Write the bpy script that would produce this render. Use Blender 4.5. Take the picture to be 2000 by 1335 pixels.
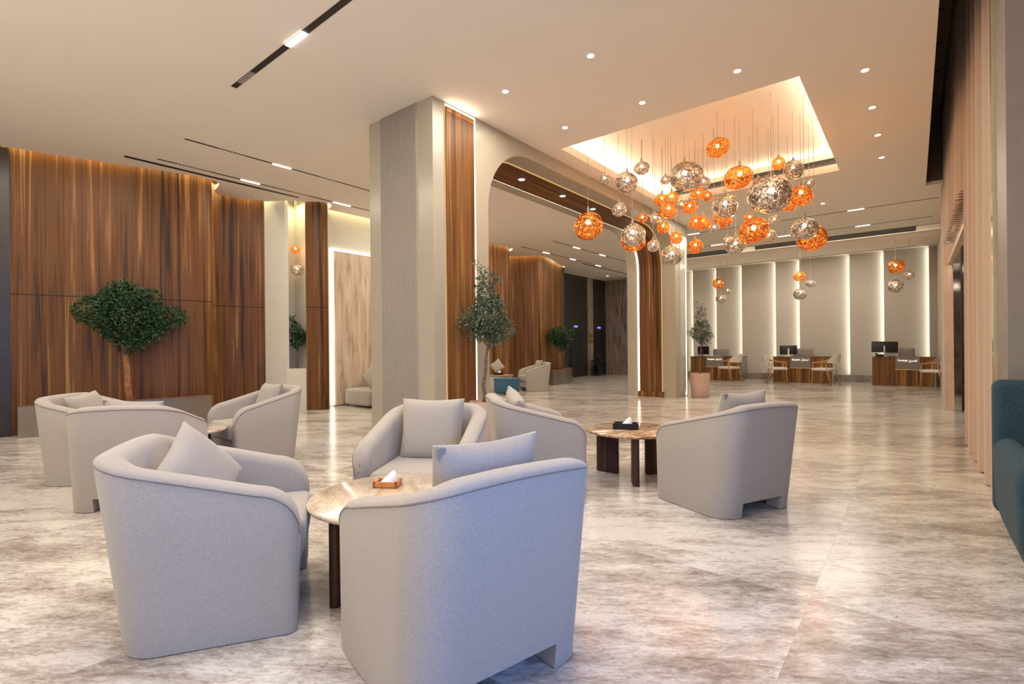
import bpy, math, random
from mathutils import Vector, Matrix
PI = math.pi
scene = bpy.context.scene
for o in list(bpy.data.objects): bpy.data.objects.remove(o)
COL = scene.collection

# ------------------------------------------------------------------ camera
FPX, YAW, ROLL, CX, CY, EYE = 978.0, 0.6768, -0.00935, 1000.0, 679.0, 1.1
_fw = Vector((-math.sin(YAW), math.cos(YAW), 0)); _rt = Vector((math.cos(YAW), math.sin(YAW), 0)); _up = Vector((0, 0, 1))
_r = _rt*math.cos(ROLL) + _up*math.sin(ROLL); _u = _up*math.cos(ROLL) - _rt*math.sin(ROLL)
cam_d = bpy.data.cameras.new('camera'); cam = bpy.data.objects.new('camera', cam_d); COL.objects.link(cam)
cam.matrix_world = Matrix(((_r.x, _u.x, -_fw.x, 0), (_r.y, _u.y, -_fw.y, 0), (_r.z, _u.z, -_fw.z, EYE), (0, 0, 0, 1)))
cam_d.sensor_width = 36; cam_d.lens = FPX/2000*36; cam_d.shift_y = (CY-667.5)/2000; cam_d.clip_start = .05; cam_d.clip_end = 100
scene.camera = cam
def ray(u, v): return _r*((u-CX)/FPX) - _u*((v-CY)/FPX) + _fw
def AY(u, v, y):            # the point of depth y seen in direction u, v
    d = ray(u, v); return Vector((0, 0, EYE)) + d*(y/d.y)
def AX(u, v, x):
    d = ray(u, v); return Vector((0, 0, EYE)) + d*(x/d.x)
def AZ(u, v, z):
    d = ray(u, v); return Vector((0, 0, EYE)) + d*((z-EYE)/d.z)

# ------------------------------------------------------------------ world, exposure
scene.view_settings.view_transform = 'Standard'; scene.view_settings.look = 'None'
scene.view_settings.gamma = 1; scene.view_settings.exposure = -0.38
scene.view_settings.use_curve_mapping = False
w = bpy.data.worlds.new('dusk_sky'); scene.world = w; w.use_nodes = True
w.node_tree.nodes['Background'].inputs[0].default_value = (.16, .27, .55, 1)
w.node_tree.nodes['Background'].inputs[1].default_value = 1.6
WARM = (1.0, .83, .63); NEUT = (1.0, .905, .785); COOL = (.13, .36, 1.0)
def area(name, loc, direction, sx, sy, power, color=WARM, spread=180, twist=None):
    l = bpy.data.lights.new(name, 'AREA'); l.shape = 'RECTANGLE'; l.size = sx; l.size_y = sy; l.energy = power; l.color = color; l.spread = math.radians(spread)
    o = bpy.data.objects.new(name, l); COL.objects.link(o)
    d = Vector(direction).normalized(); z = -d
    y = Vector(twist) if twist else (Vector((0, 1, 0)) if abs(d.z) > .9 else Vector((0, 0, 1)))
    x = y.cross(z).normalized(); y = z.cross(x)
    o.matrix_world = Matrix(((x.x, y.x, z.x, loc[0]), (x.y, y.y, z.y, loc[1]), (x.z, y.z, z.z, loc[2]), (0, 0, 0, 1)))
    return o
def point(name, loc, power, color, r=.03):
    l = bpy.data.lights.new(name, 'POINT'); l.energy = power; l.color = color; l.shadow_soft_size = r
    o = bpy.data.objects.new(name, l); o.location = loc; COL.objects.link(o); return o
# ceiling lamps of the hall (the light of the downlights and of the lit track segments)
HZ = 3.78
K = 1.0
for x in (-1.4, -3.1):
    for y, p in ((-1.5, 52), (1.4, 54), (4.0, 54), (10.3, 42), (13.0, 32), (16.4, 24)):
        area('downlight_lamp', (x, y, HZ-.03), (0, 0, -1), 1.3, 1.3, p*K, NEUT)
for x in (-6.3, -7.7):
    for y, p in ((-1.5, 34), (1.2, 34), (3.9, 30), (6.6, 26), (9.4, 26), (12.4, 22), (15.6, 12)):
        area('track_lamp', (x, y, HZ-.03), (0, 0, -1), 1.0, 1.0, p*K, NEUT)
area('added_ceiling_fill', (-2.5, -2.9, 1.5), (0.05, .65, 1), 8.0, 1.8, 190*K, NEUT)  # added upward fill behind the camera, no fixture, brightens the ceiling
area('window_daylight', (1.62, .3, 1.5), (-1, .12, -.25), 2.4, 1.7, 88*K, COOL, spread=130)

# ------------------------------------------------------------------ material helpers
def srgb(r, g, b):
    f = lambda c: (c/255/12.92 if c/255 <= .04045 else ((c/255+.055)/1.055)**2.4)
    return (f(r), f(g), f(b), 1)
class NT:
    def __init__(s, name):
        s.m = bpy.data.materials.new(name); s.m.use_nodes = True; s.t = s.m.node_tree; s.n = s.t.nodes; s.l = s.t.links
        s.b = s.n['Principled BSDF']; s.out = s.n['Material Output']
    def add(s, ty, **kw):
        n = s.n.new(ty)
        for k, v in kw.items():
            if k.startswith('i_'):
                key = k[2:]; key = int(key) if key.isdigit() else key.replace('_', ' ')
                n.inputs[key].default_value = v
            else: setattr(n, k, v)
        return n
    def link(s, a, b): s.l.new(a, b)
    def math(s, op, a, b=None, c=None):
        n = s.n.new('ShaderNodeMath'); n.operation = op
        for i, v in enumerate((a, b, c)):
            if v is None: continue
            if isinstance(v, (int, float)): n.inputs[i].default_value = v
            else: s.l.new(v, n.inputs[i])
        return n.outputs[0]
    def ramp(s, fac, stops):
        n = s.n.new('ShaderNodeValToRGB'); e = n.color_ramp.elements
        while len(e) < len(stops): e.new(.5)
        for i, (p, c) in enumerate(stops): e[i].position = p; e[i].color = c
        s.l.new(fac, n.inputs[0]); return n.outputs[0]
    def mix(s, fac, a, b, mode='MIX'):
        n = s.n.new('ShaderNodeMix'); n.data_type = 'RGBA'; n.blend_type = mode
        for i, v in ((0, fac), (6, a), (7, b)):
            if hasattr(v, 'is_output'): s.l.new(v, n.inputs[i])
            else: n.inputs[i].default_value = v
        return n.outputs[2]
    def bump(s, h, strength=.2, dist=.01):
        n = s.n.new('ShaderNodeBump'); n.inputs['Strength'].default_value = strength; n.inputs['Distance'].default_value = dist
        s.l.new(h, n.inputs['Height']); s.l.new(n.outputs[0], s.b.inputs['Normal'])
    def set(s, **kw):
        for k, v in kw.items(): s.b.inputs[k.replace('_', ' ')].default_value = v
        return s
def flat(name, col, rough=.5, metal=0, noise=.06, scale=8, **kw):
    s = NT(name); s.set(Roughness=rough, Metallic=metal, **kw)
    tc = s.add('ShaderNodeTexCoord'); nz = s.add('ShaderNodeTexNoise', i_Scale=scale, i_Detail=4.0); s.link(tc.outputs['Object'], nz.inputs['Vector'])
    d = tuple(max(0, c*(1-noise)) for c in col[:3])+(1,); l = tuple(min(1, c*(1+noise)) for c in col[:3])+(1,)
    s.link(s.ramp(nz.outputs[0], [(.3, d), (.7, l)]), s.b.inputs['Base Color']); return s.m
def emis(name, col, st):
    s = NT(name); s.set(Base_Color=(0, 0, 0, 1), Roughness=.6); s.b.inputs['Emission Color'].default_value = col; s.b.inputs['Emission Strength'].default_value = st; return s.m
def wood(name, dark, mid, light, plank=.145, vertical=True, seam=None, rough=.33, groove=True, stretch=1.0):
    s = NT(name); uv = s.add('ShaderNodeUVMap'); sp = s.add('ShaderNodeSeparateXYZ'); s.link(uv.outputs[0], sp.inputs[0])
    a, b = (sp.outputs[0], sp.outputs[1]) if vertical else (sp.outputs[1], sp.outputs[0])
    pl = s.math('DIVIDE', a, plank); cell = s.math('FLOOR', pl); fr = s.math('FRACT', pl)
    wn = s.add('ShaderNodeTexWhiteNoise', noise_dimensions='1D'); s.link(cell, wn.inputs['W'])
    cmb = s.add('ShaderNodeCombineXYZ'); s.link(s.math('MULTIPLY', a, 12*stretch), cmb.inputs[0]); s.link(s.math('ADD', s.math('MULTIPLY', b, .30*stretch), s.math('MULTIPLY', wn.outputs[0], 7.0)), cmb.inputs[1]); s.link(s.math('MULTIPLY', wn.outputs[0], 19), cmb.inputs[2])
    n1 = s.add('ShaderNodeTexNoise', i_Scale=1.3, i_Detail=4.0, i_Distortion=.35); s.link(cmb.outputs[0], n1.inputs['Vector'])
    c2 = s.add('ShaderNodeCombineXYZ'); s.link(s.math('MULTIPLY', a, 90*stretch), c2.inputs[0]); s.link(s.math('MULTIPLY', b, 1.4*stretch), c2.inputs[1]); s.link(wn.outputs[0], c2.inputs[2])
    n2 = s.add('ShaderNodeTexNoise', i_Scale=1.0, i_Detail=3.0); s.link(c2.outputs[0], n2.inputs['Vector'])
    f = s.math('ADD', s.math('MULTIPLY', n1.outputs[0], .78), s.math('MULTIPLY', n2.outputs[0], .22))
    f = s.math('ADD', f, s.math('MULTIPLY', s.math('SUBTRACT', wn.outputs[0], .5), .10))
    col = s.ramp(f, [(.34, dark), (.47, mid), (.56, mid), (.68, light)])
    if groove:
        g = s.math('LESS_THAN', fr, .022); col = s.mix(g, col, tuple(c*.25 for c in dark[:3])+(1,))
    if seam:
        d = s.math('ABSOLUTE', s.math('SUBTRACT', sp.outputs[1], seam)); col = s.mix(s.math('LESS_THAN', d, .006), col, tuple(c*.3 for c in dark[:3])+(1,))
    s.link(col, s.b.inputs['Base Color']); s.set(Roughness=rough); s.b.inputs['Specular IOR Level'].default_value = .28; s.bump(n2.outputs[0], .08, .002); return s.m

# ------------------------------------------------------------------ materials
M = {}
M['plaster'] = flat('plaster', (.83, .75, .645, 1), .9, noise=.012, scale=2)
M['cream'] = flat('cream_paint', (.42, .37, .28, 1), .24, noise=.02, scale=3)
M['cream_matt'] = flat('cream_matt', (.60, .57, .47, 1), .6, noise=.02)
M['taupe'] = flat('taupe_panel', (.51, .465, .405, 1), .55, noise=.02)
M['walnut'] = wood('walnut_boards', (.028, .010, .002, 1), (.140, .054, .013, 1), (.35, .17, .052, 1), plank=.19, seam=1.875, rough=.45)
M['walnut_fine'] = wood('walnut_fine', (.045, .017, .004, 1), (.185, .076, .020, 1), (.40, .21, .068, 1), plank=.11, groove=False, rough=.42)
M['walnut_along'] = wood('walnut_along', (.04, .015, .004, 1), (.155, .066, .020, 1), (.34, .18, .06, 1), plank=.12, vertical=True, groove=False)
M['table_wood'] = wood('dark_reeded_oak', (.020, .010, .007, 1), (.06, .030, .020, 1), (.11, .06, .04, 1), plank=.02, rough=.4)
M['ash'] = wood('light_ash', (.33, .17, .065, 1), (.45, .25, .10, 1), (.58, .36, .17, 1), plank=.3, groove=False, rough=.45)
M['bronze'] = flat('brushed_bronze', (.27, .235, .205, 1), .28, .75, noise=.05)
M['dark_wall'] = flat('dark_bronze_wall', (.045, .038, .032, 1), .35, .3, noise=.1)
M['black'] = flat('black_plastic', (.008, .008, .009, 1), .3, noise=.1)
M['black_track'] = flat('black_track', (.012, .009, .008, 1), .5, noise=.1)
M['grille'] = flat('vent_grille', (.035, .03, .022, 1), .6, noise=.3, scale=60)
M['grey_lit'] = flat('grey_louvre', (.50, .45, .40, 1), .5)
for ax in 'xy':
    s = NT('louvre_'+ax); tc = s.add('ShaderNodeTexCoord'); sp = s.add('ShaderNodeSeparateXYZ'); s.link(tc.outputs['Object'], sp.inputs[0])
    fr = s.math('FRACT', s.math('DIVIDE', sp.outputs[0 if ax == 'x' else 1], .045))
    s.link(s.mix(s.math('LESS_THAN', fr, .4), (.55, .50, .44, 1), (.012, .01, .01, 1)), s.b.inputs['Base Color']); M['louvre_'+ax] = s.m
M['white'] = flat('white_plastic', (.80, .79, .77, 1), .4, noise=.02)
M['steel'] = flat('brushed_steel', (.6, .6, .6, 1), .25, 1.0)
M['brass'] = flat('brass', (.55, .36, .13, 1), .3, .9)
M['copper_frame'] = flat('copper_frame', (.62, .45, .34, 1), .35, .3)
M['mirror'] = flat('mirror_steel', (.75, .73, .70, 1), .06, 1.0, noise=.02)
M['terracotta'] = flat('blush_ceramic', (.56, .38, .30, 1), .5, noise=.04)
M['soil'] = flat('bark_chips', (.20, .09, .045, 1), .9, noise=.6, scale=60)
M['trunk'] = flat('olive_bark', (.15, .105, .07, 1), .85, noise=.4, scale=40)
M['trunk_orange'] = flat('bark_reddish', (.30, .13, .05, 1), .8, noise=.45, scale=25)
M['grey_sign'] = flat('grey_sign_plate', (.20, .17, .15, 1), .4, noise=.04)
M['grey_shell'] = flat('grey_leather', (.30, .26, .23, 1), .6, noise=.04)
M['white_shell'] = flat('white_leather', (.72, .67, .62, 1), .5, noise=.02)
M['tissue'] = flat('tissue_paper', (.85, .85, .86, 1), .9, noise=.02)
M['orange_wood'] = flat('orange_wood', (.60, .24, .07, 1), .45, noise=.15, scale=20)
M['bronze_text'] = flat('dim_lettering', (.42, .30, .12, 1), .4, .4)
M['led'] = emis('led_strip', (1.0, .86, .62, 1), 3.6)
M['led_white'] = emis('led_white', (1.0, .90, .76, 1), 4.5)
M['led_warm'] = emis('led_amber', (1.0, .60, .24, 1), .9)
M['diffuser'] = emis('diffuser', (1.0, .95, .88, 1), 14)
M['blue_led'] = emis('blue_led', (.12, .10, 1.0, 1), 5)
M['sign_glow'] = emis('sign_letters', (1.0, .84, .66, 1), 2.4)
M['bulb'] = emis('bulb', (1.0, .80, .50, 1), 30)
def fabric(name, c1, c2, sc=1.0, rough=.92, sheen=.25):
    s = NT(name); tc = s.add('ShaderNodeTexCoord')
    mp = s.add('ShaderNodeMapping'); mp.inputs['Scale'].default_value = (160*sc, 160*sc, 620*sc); s.link(tc.outputs['Object'], mp.inputs[0])
    n1 = s.add('ShaderNodeTexNoise', i_Scale=1.0, i_Detail=3.0); s.link(mp.outputs[0], n1.inputs['Vector'])
    mp2 = s.add('ShaderNodeMapping'); mp2.inputs['Scale'].default_value = (520*sc, 520*sc, 110*sc); s.link(tc.outputs['Object'], mp2.inputs[0])
    n2 = s.add('ShaderNodeTexNoise', i_Scale=1.0, i_Detail=2.0); s.link(mp2.outputs[0], n2.inputs['Vector'])
    f = s.math('MULTIPLY', s.math('ADD', n1.outputs[0], n2.outputs[0]), .5)
    s.link(s.ramp(f, [(.36, c1), (.62, c2)]), s.b.inputs['Base Color']); s.set(Roughness=rough); s.b.inputs['Sheen Weight'].default_value = sheen
    s.bump(f, .35, .002); return s.m
M['linen'] = fabric('oatmeal_linen', (.27, .238, .198, 1), (.45, .405, .345, 1), 1.6)
M['linen_seam'] = fabric('linen_piping', (.12, .10, .085, 1), (.20, .175, .15, 1))
M['blue_fabric'] = fabric('teal_blue_boucle', (.008, .026, .040, 1), (.026, .072, .100, 1), .6, sheen=.03)
M['blue_velvet'] = fabric('blue_velvet', (.02, .075, .13, 1), (.05, .15, .235, 1), .8, sheen=.05)
s = NT('peach_curtain'); tc = s.add('ShaderNodeTexCoord'); nz = s.add('ShaderNodeTexNoise', i_Scale=200.0); s.link(tc.outputs['Object'], nz.inputs['Vector'])
s.link(s.ramp(nz.outputs[0], [(.3, (.40, .285, .20, 1)), (.7, (.54, .40, .29, 1))]), s.b.inputs['Base Color']); s.set(Roughness=.8); s.b.inputs['Sheen Weight'].default_value = .3
M['curtain'] = s.m
# polished travertine floor
def marble(name, base, cream, brown, dark, rough, scale=1.0, tile=None, rot=.62, spec=.5, dots=True):
    s = NT(name); tc = s.add('ShaderNodeTexCoord'); sp = s.add('ShaderNodeSeparateXYZ'); s.link(tc.outputs['Object'], sp.inputs[0])
    vec = tc.outputs['Object']; joint = None
    if tile:
        tx, ty = tile
        ix = s.math('DIVIDE', s.math('ADD', sp.outputs[0], .36), tx); iy = s.math('DIVIDE', sp.outputs[1], ty)
        cx_ = s.math('FLOOR', ix); cy_ = s.math('FLOOR', iy)
        wn = s.add('ShaderNodeTexWhiteNoise', noise_dimensions='2D'); cb = s.add('ShaderNodeCombineXYZ'); s.link(cx_, cb.inputs[0]); s.link(cy_, cb.inputs[1]); s.link(cb.outputs[0], wn.inputs['Vector'])
        va = s.add('ShaderNodeVectorMath', operation='MULTIPLY_ADD'); s.link(wn.outputs['Color'], va.inputs[0]); va.inputs[1].default_value = (9, 9, 5); s.link(vec, va.inputs[2]); vec = va.outputs[0]
        fx = s.math('FRACT', ix); fy = s.math('FRACT', iy)
        joint = s.math('MAXIMUM', s.math('LESS_THAN', fx, .0022/tx*1.0), s.math('LESS_THAN', fy, .0022/ty))
        tint = wn.outputs['Value']
    mr = s.add('ShaderNodeMapping'); mr.inputs['Rotation'].default_value = (0, 0, -rot); s.link(vec, mr.inputs[0]); vec = mr.outputs[0]
    mp = s.add('ShaderNodeMapping'); mp.inputs['Scale'].default_value = (.9*scale, 2.6*scale, 1.0*scale); s.link(vec, mp.inputs[0])
    n0 = s.add('ShaderNodeTexNoise', i_Scale=.55, i_Detail=3.0, i_Distortion=.4); s.link(mp.outputs[0], n0.inputs['Vector'])
    n1 = s.add('ShaderNodeTexNoise', i_Scale=2.6, i_Detail=9.0, i_Roughness=.68, i_Distortion=.3); s.link(mp.outputs[0], n1.inputs['Vector'])
    n2 = s.add('ShaderNodeTexNoise', i_Scale=16.0, i_Detail=8.0, i_Roughness=.8, i_Distortion=.6); s.link(mp.outputs[0], n2.inputs['Vector'])
    f = s.math('ADD', s.math('MULTIPLY', n1.outputs[0], .5), s.math('MULTIPLY', n2.outputs[0], .5)); f = s.math('ADD', f, s.math('MULTIPLY', s.math('SUBTRACT', n0.outputs[0], .5), .30))
    if tile: f = s.math('ADD', f, s.math('MULTIPLY', s.math('SUBTRACT', tint, .5), .045))
    col = s.ramp(f, [(.35, dark), (.43, brown), (.485, base), (.56, cream)])
    if dots:
        mp3 = s.add('ShaderNodeMapping'); mp3.inputs['Scale'].default_value = (14*scale, 40*scale, 14*scale); s.link(vec, mp3.inputs[0])
        n3 = s.add('ShaderNodeTexNoise', i_Scale=1.0, i_Detail=4.0, i_Roughness=.6); s.link(mp3.outputs[0], n3.inputs['Vector'])
        k = s.ramp(n3.outputs[0], [(.30, (1, 1, 1, 1)), (.38, (0, 0, 0, 1))]); k = s.math('MULTIPLY', k, .75); col = s.mix(k, col, dark)
        n4 = s.add('ShaderNodeTexNoise', i_Scale=3.2, i_Detail=6.0, i_Roughness=.75); s.link(mp3.outputs[0], n4.inputs['Vector'])
        k2 = s.math('MULTIPLY', s.ramp(n4.outputs[0], [(.36, (1, 1, 1, 1)), (.5, (0, 0, 0, 1))]), .30); col = s.mix(k2, col, brown)
    if joint: col = s.mix(s.math('MULTIPLY', joint, .45), col, dark)
    s.link(col, s.b.inputs['Base Color']); s.set(Roughness=rough); s.b.inputs['Specular IOR Level'].default_value = spec
    return s.m
M['floor'] = marble('polished_travertine', (.49, .447, .398, 1), (.70, .66, .605, 1), (.36, .31, .265, 1), (.19, .16, .135, 1), .18, 1.5, (1.9, 1.25), spec=.55)
M['table_marble'] = marble('cream_table_marble', (.56, .45, .34, 1), (.66, .56, .45, 1), (.48, .36, .25, 1), (.38, .27, .18, 1), .12, 3.5, rot=.9, dots=False)
M['table_brown'] = marble('brown_table_marble', (.44, .29, .18, 1), (.68, .54, .40, 1), (.26, .14, .07, 1), (.12, .06, .03, 1), .10, 4.0, rot=2.2, dots=False)
M['dark_marble'] = marble('grey_dark_marble', (.12, .095, .085, 1), (.20, .165, .15, 1), (.07, .055, .05, 1), (.03, .025, .025, 1), .1, 2.0, dots=False)
M['skirt'] = marble('skirting_marble', (.22, .18, .15, 1), (.32, .27, .23, 1), (.15, .12, .10, 1), (.08, .06, .05, 1), .2, 2.0, dots=False)
def vstone(name, a, b, c, d, rough=.3):
    s = NT(name); uv = s.add('ShaderNodeUVMap'); mp = s.add('ShaderNodeMapping'); mp.inputs['Scale'].default_value = (5.5, .5, 1); s.link(uv.outputs[0], mp.inputs[0])
    n1 = s.add('ShaderNodeTexNoise', i_Scale=2.2, i_Detail=8.0, i_Roughness=.62, i_Distortion=.7); s.link(mp.outputs[0], n1.inputs['Vector'])
    s.link(s.ramp(n1.outputs[0], [(.30, d), (.42, c), (.52, b), (.66, a)]), s.b.inputs['Base Color']); s.set(Roughness=rough); return s.m
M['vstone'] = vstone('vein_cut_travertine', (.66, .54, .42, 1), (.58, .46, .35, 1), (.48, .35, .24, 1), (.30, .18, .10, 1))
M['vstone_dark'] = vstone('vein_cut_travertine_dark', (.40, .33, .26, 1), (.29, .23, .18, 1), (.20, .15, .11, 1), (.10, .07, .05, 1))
M['ribbed'] = flat('ribbed_fabric_panel', (.40, .35, .28, 1), .8, noise=.02, scale=3)
def leaf(name, c1, c2):
    s = NT(name); g = s.add('ShaderNodeNewGeometry'); s.link(s.ramp(g.outputs['Random Per Island'], [(.1, c1), (.9, c2)]), s.b.inputs['Base Color']); s.set(Roughness=.38)
    return s.m
M['leaf'] = leaf('glossy_dark_leaf', (.005, .022, .008, 1), (.035, .10, .028, 1))
M['olive_leaf'] = leaf('olive_leaf', (.035, .065, .035, 1), (.15, .18, .10, 1))
def globe(name, metal, tint, solid):
    s = NT(name); tc = s.add('ShaderNodeTexCoord')
    nz = s.add('ShaderNodeTexNoise', i_Scale=3.2, i_Detail=2.5, i_Distortion=1.6); s.link(tc.outputs['Generated'], nz.inputs['Vector'])
    bp = s.add('ShaderNodeBump'); bp.inputs['Strength'].default_value = 1.0; bp.inputs['Distance'].default_value = .05; s.link(nz.outputs[0], bp.inputs['Height'])
    gl = s.add('ShaderNodeBsdfGlossy'); gl.inputs['Roughness'].default_value = .06; s.link(bp.outputs[0], gl.inputs['Normal'])
    n2 = s.add('ShaderNodeTexNoise', i_Scale=4.5, i_Detail=4.0, i_Distortion=3.0); s.link(tc.outputs['Generated'], n2.inputs['Vector'])
    dk = tuple(c*.28 for c in metal[:3])+(1,); s.link(s.ramp(n2.outputs[0], [(.38, dk), (.55, metal)]), gl.inputs[0])
    tr = s.add('ShaderNodeBsdfTransparent'); tr.inputs[0].default_value = tint
    lw = s.add('ShaderNodeLayerWeight'); lw.inputs[0].default_value = .4
    k = s.math('ADD', s.math('MULTIPLY', lw.outputs['Facing'], .5), s.math('MULTIPLY', s.math('SUBTRACT', n2.outputs[0], .5), 2.2)); k = s.math('ADD', k, solid); k.node.use_clamp = True
    mx = s.add('ShaderNodeMixShader'); s.link(k, mx.inputs[0]); s.link(tr.outputs[0], mx.inputs[1]); s.link(gl.outputs[0], mx.inputs[2]); s.link(mx.outputs[0], s.out.inputs[0])
    return s.m
M['copper'] = globe('copper_mirror_glass', (1.0, .50, .20, 1), (1.0, .62, .26, 1), .30)
M['smoke'] = globe('smoke_mirror_glass', (.78, .70, .63, 1), (.50, .46, .43, 1), .55)
s = NT('clear_glass'); s.set(Roughness=.02, Base_Color=(.9, .95, 1, 1)); s.b.inputs['Transmission Weight'].default_value = 1; M['glass'] = s.m
M['cord'] = flat('steel_cord', (.45, .36, .28, 1), .4, .3)

# ------------------------------------------------------------------ mesh helpers
class MB:
    def __init__(s): s.v = []; s.f = []; s.uv = None
    def quad(s, *p):
        n = len(s.v); s.v += [tuple(q) for q in p]; s.f.append(tuple(range(n, n+len(p)))); return s
    def box(s, x0, y0, z0, x1, y1, z1):
        n = len(s.v); s.v += [(x0, y0, z0), (x1, y0, z0), (x1, y1, z0), (x0, y1, z0), (x0, y0, z1), (x1, y0, z1), (x1, y1, z1), (x0, y1, z1)]
        s.f += [tuple(n+i for i in f) for f in ((0, 3, 2, 1), (4, 5, 6, 7), (0, 1, 5, 4), (1, 2, 6, 5), (2, 3, 7, 6), (3, 0, 4, 7))]; return s
    def prism(s, pts, z0, z1):          # plan polygon, counter-clockwise
        n = len(s.v); k = len(pts); s.v += [(p[0], p[1], z0) for p in pts]+[(p[0], p[1], z1) for p in pts]
        s.f.append(tuple(n+i for i in range(k))[::-1]); s.f.append(tuple(n+k+i for i in range(k)))
        for i in range(k): j = (i+1) % k; s.f.append((n+i, n+j, n+k+j, n+k+i))
        return s
    def loft(s, rings, closed=True, caps=True):
        n = len(s.v); k = len(rings[0])
        for r in rings: s.v += [tuple(p) for p in r]
        for a in range(len(rings)-1):
            for i in range(k if closed else k-1):
                j = (i+1) % k; s.f.append((n+a*k+i, n+a*k+j, n+(a+1)*k+j, n+(a+1)*k+i))
        if caps and closed:
            s.f.append(tuple(n+i for i in range(k))[::-1]); s.f.append(tuple(n+(len(rings)-1)*k+i for i in range(k)))
        return s
    def tube(s, pts, r, seg=8, radii=None):
        pts = [Vector(p) for p in pts]; rings = []; up = Vector((0, 0, 1)); prev = None
        for i, p in enumerate(pts):
            d = (pts[min(i+1, len(pts)-1)]-pts[max(i-1, 0)]).normalized()
            a = prev if prev else (Vector((1, 0, 0)) if abs(d.z) > .9 else up)
            x = (a - d*a.dot(d)).normalized(); prev = x; y = d.cross(x); rr = radii[i] if radii else r
            rings.append([p + (x*math.cos(t*2*PI/seg)+y*math.sin(t*2*PI/seg))*rr for t in range(seg)])
        return s.loft(rings)
    def lathe(s, prof, seg=32, c=(0, 0)):
        rings = [[(c[0]+r*math.cos(t*2*PI/seg), c[1]+r*math.sin(t*2*PI/seg), z) for t in range(seg)] for r, z in prof]
        return s.loft(rings)
    def rbox(s, x0, y0, z0, x1, y1, z1, r=.02, n=3, top=0.0):    # box with every edge rounded, as lofted rounded rectangles
        prof = []
        for i in range(n+1): a = PI/2*i/n; prof.append((r*(1-math.sin(a)), z0+r*(1-math.cos(a))))
        for i in range(n+1): a = PI/2*i/n; prof.append((r*(1-math.cos(a)), z1-r*(1-math.sin(a))))
        rings = []
        for ins, z in prof:
            rr = max(r-ins, .0005)+ins*0; ring = []
            for cx_, cy_, a0 in ((x1-r, y1-r, 0), (x0+r, y1-r, PI/2), (x0+r, y0+r, PI), (x1-r, y0+r, 3*PI/2)):
                for i in range(n+1): a = a0+PI/2*i/n; ring.append((cx_+rr*math.cos(a), cy_+rr*math.sin(a), z))
            rings.append(ring)
        return s.loft(rings)
    def sphere(s, c, r, seg=16, rings=10, fn=None):
        out = []
        for i in range(rings+1):
            t = PI*i/rings; t = min(max(t, .03), PI-.03); ring = []
            for j in range(seg):
                a = 2*PI*j/seg; d = Vector((math.sin(t)*math.cos(a), math.sin(t)*math.sin(a), -math.cos(t))); k = fn(d) if fn else 1
                ring.append((c[0]+d.x*r*k, c[1]+d.y*r*k, c[2]+d.z*r*k))
            out.append(ring)
        return s.loft(out)
    def xf(s, mat): s.v = [tuple(mat @ Vector(p)) for p in s.v]; return s
    def build(s, name, mat, parent=None, smooth=False, loc=None, uvfn=None, angle=None):
        me = bpy.data.meshes.new(name); me.from_pydata(s.v, [], s.f); me.materials.append(mat)
        uvl = me.uv_layers.new(name='UVMap'); 
        for p in me.polygons:
            nrm = p.normal
            if abs(nrm.z) < .8: t = Vector((-nrm.y, nrm.x, 0)).normalized() if nrm.xy.length > 1e-6 else Vector((1, 0, 0))
            # snap the tangent so that neighbouring faces of one wall share their coordinates
            for li in p.loop_indices:
                co = me.vertices[me.loops[li].vertex_index].co
                if uvfn: uvl.data[li].uv = uvfn(co, nrm)
                elif abs(nrm.z) < .8: uvl.data[li].uv = (co.x*t.x+co.y*t.y, co.z)
                else: uvl.data[li].uv = (co.x, co.y)
        if smooth:
            me.polygons.foreach_set('use_smooth', [True]*len(me.polygons))
            if angle is not None: me.set_sharp_from_angle(angle=math.radians(angle))
        me.update()
        o = bpy.data.objects.new(name, me); COL.objects.link(o)
        if loc: o.location = loc
        if parent: o.parent = parent
        return o
def tag(o, label=None, cat=None, group=None, kind=None):
    if label: o['label'] = label
    if cat: o['category'] = cat
    if group: o['group'] = group
    if kind: o['kind'] = kind
    return o
def empty(name, loc=(0, 0, 0), rz=0, label=None, cat=None, group=None):
    o = bpy.data.objects.new(name, None); COL.objects.link(o); o.empty_display_size = .1; o.location = loc; o.rotation_euler = (0, 0, rz); return tag(o, label, cat, group)
def copy_tree(o, parent=None):
    c = o.copy(); COL.objects.link(c)
    if parent: c.parent = parent
    for ch in [x for x in bpy.data.objects if x.parent == o]: copy_tree(ch, c)
    return c
def struct(name, mb, mat, **kw): return tag(mb.build(name, mat, **kw), kind='structure')
def smooth_path(pts, sub=6):
    P = [Vector((p[0], p[1])) for p in pts]; out = []
    for i in range(len(P)-1):
        p0 = P[max(i-1, 0)]; p1 = P[i]; p2 = P[i+1]; p3 = P[min(i+2, len(P)-1)]
        for k in range(sub):
            t = k/sub; out.append(.5*((2*p1)+(p2-p0)*t+(2*p0-5*p1+4*p2-p3)*t*t+(3*p1-p0-3*p2+p3)*t**3))
    out.append(P[-1]); return out
def offset_path(path, d):
    out = []
    for i, p in enumerate(path):
        t = (path[min(i+1, len(path)-1)]-path[max(i-1, 0)]).normalized(); out.append(p+Vector((t.y, -t.x))*d)
    return out
# ================================================================== SETTING
H = HZ
struct('floor', MB().box(-10.6, -4, -.1, 2.0, 20, 0), M['floor'])
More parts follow.
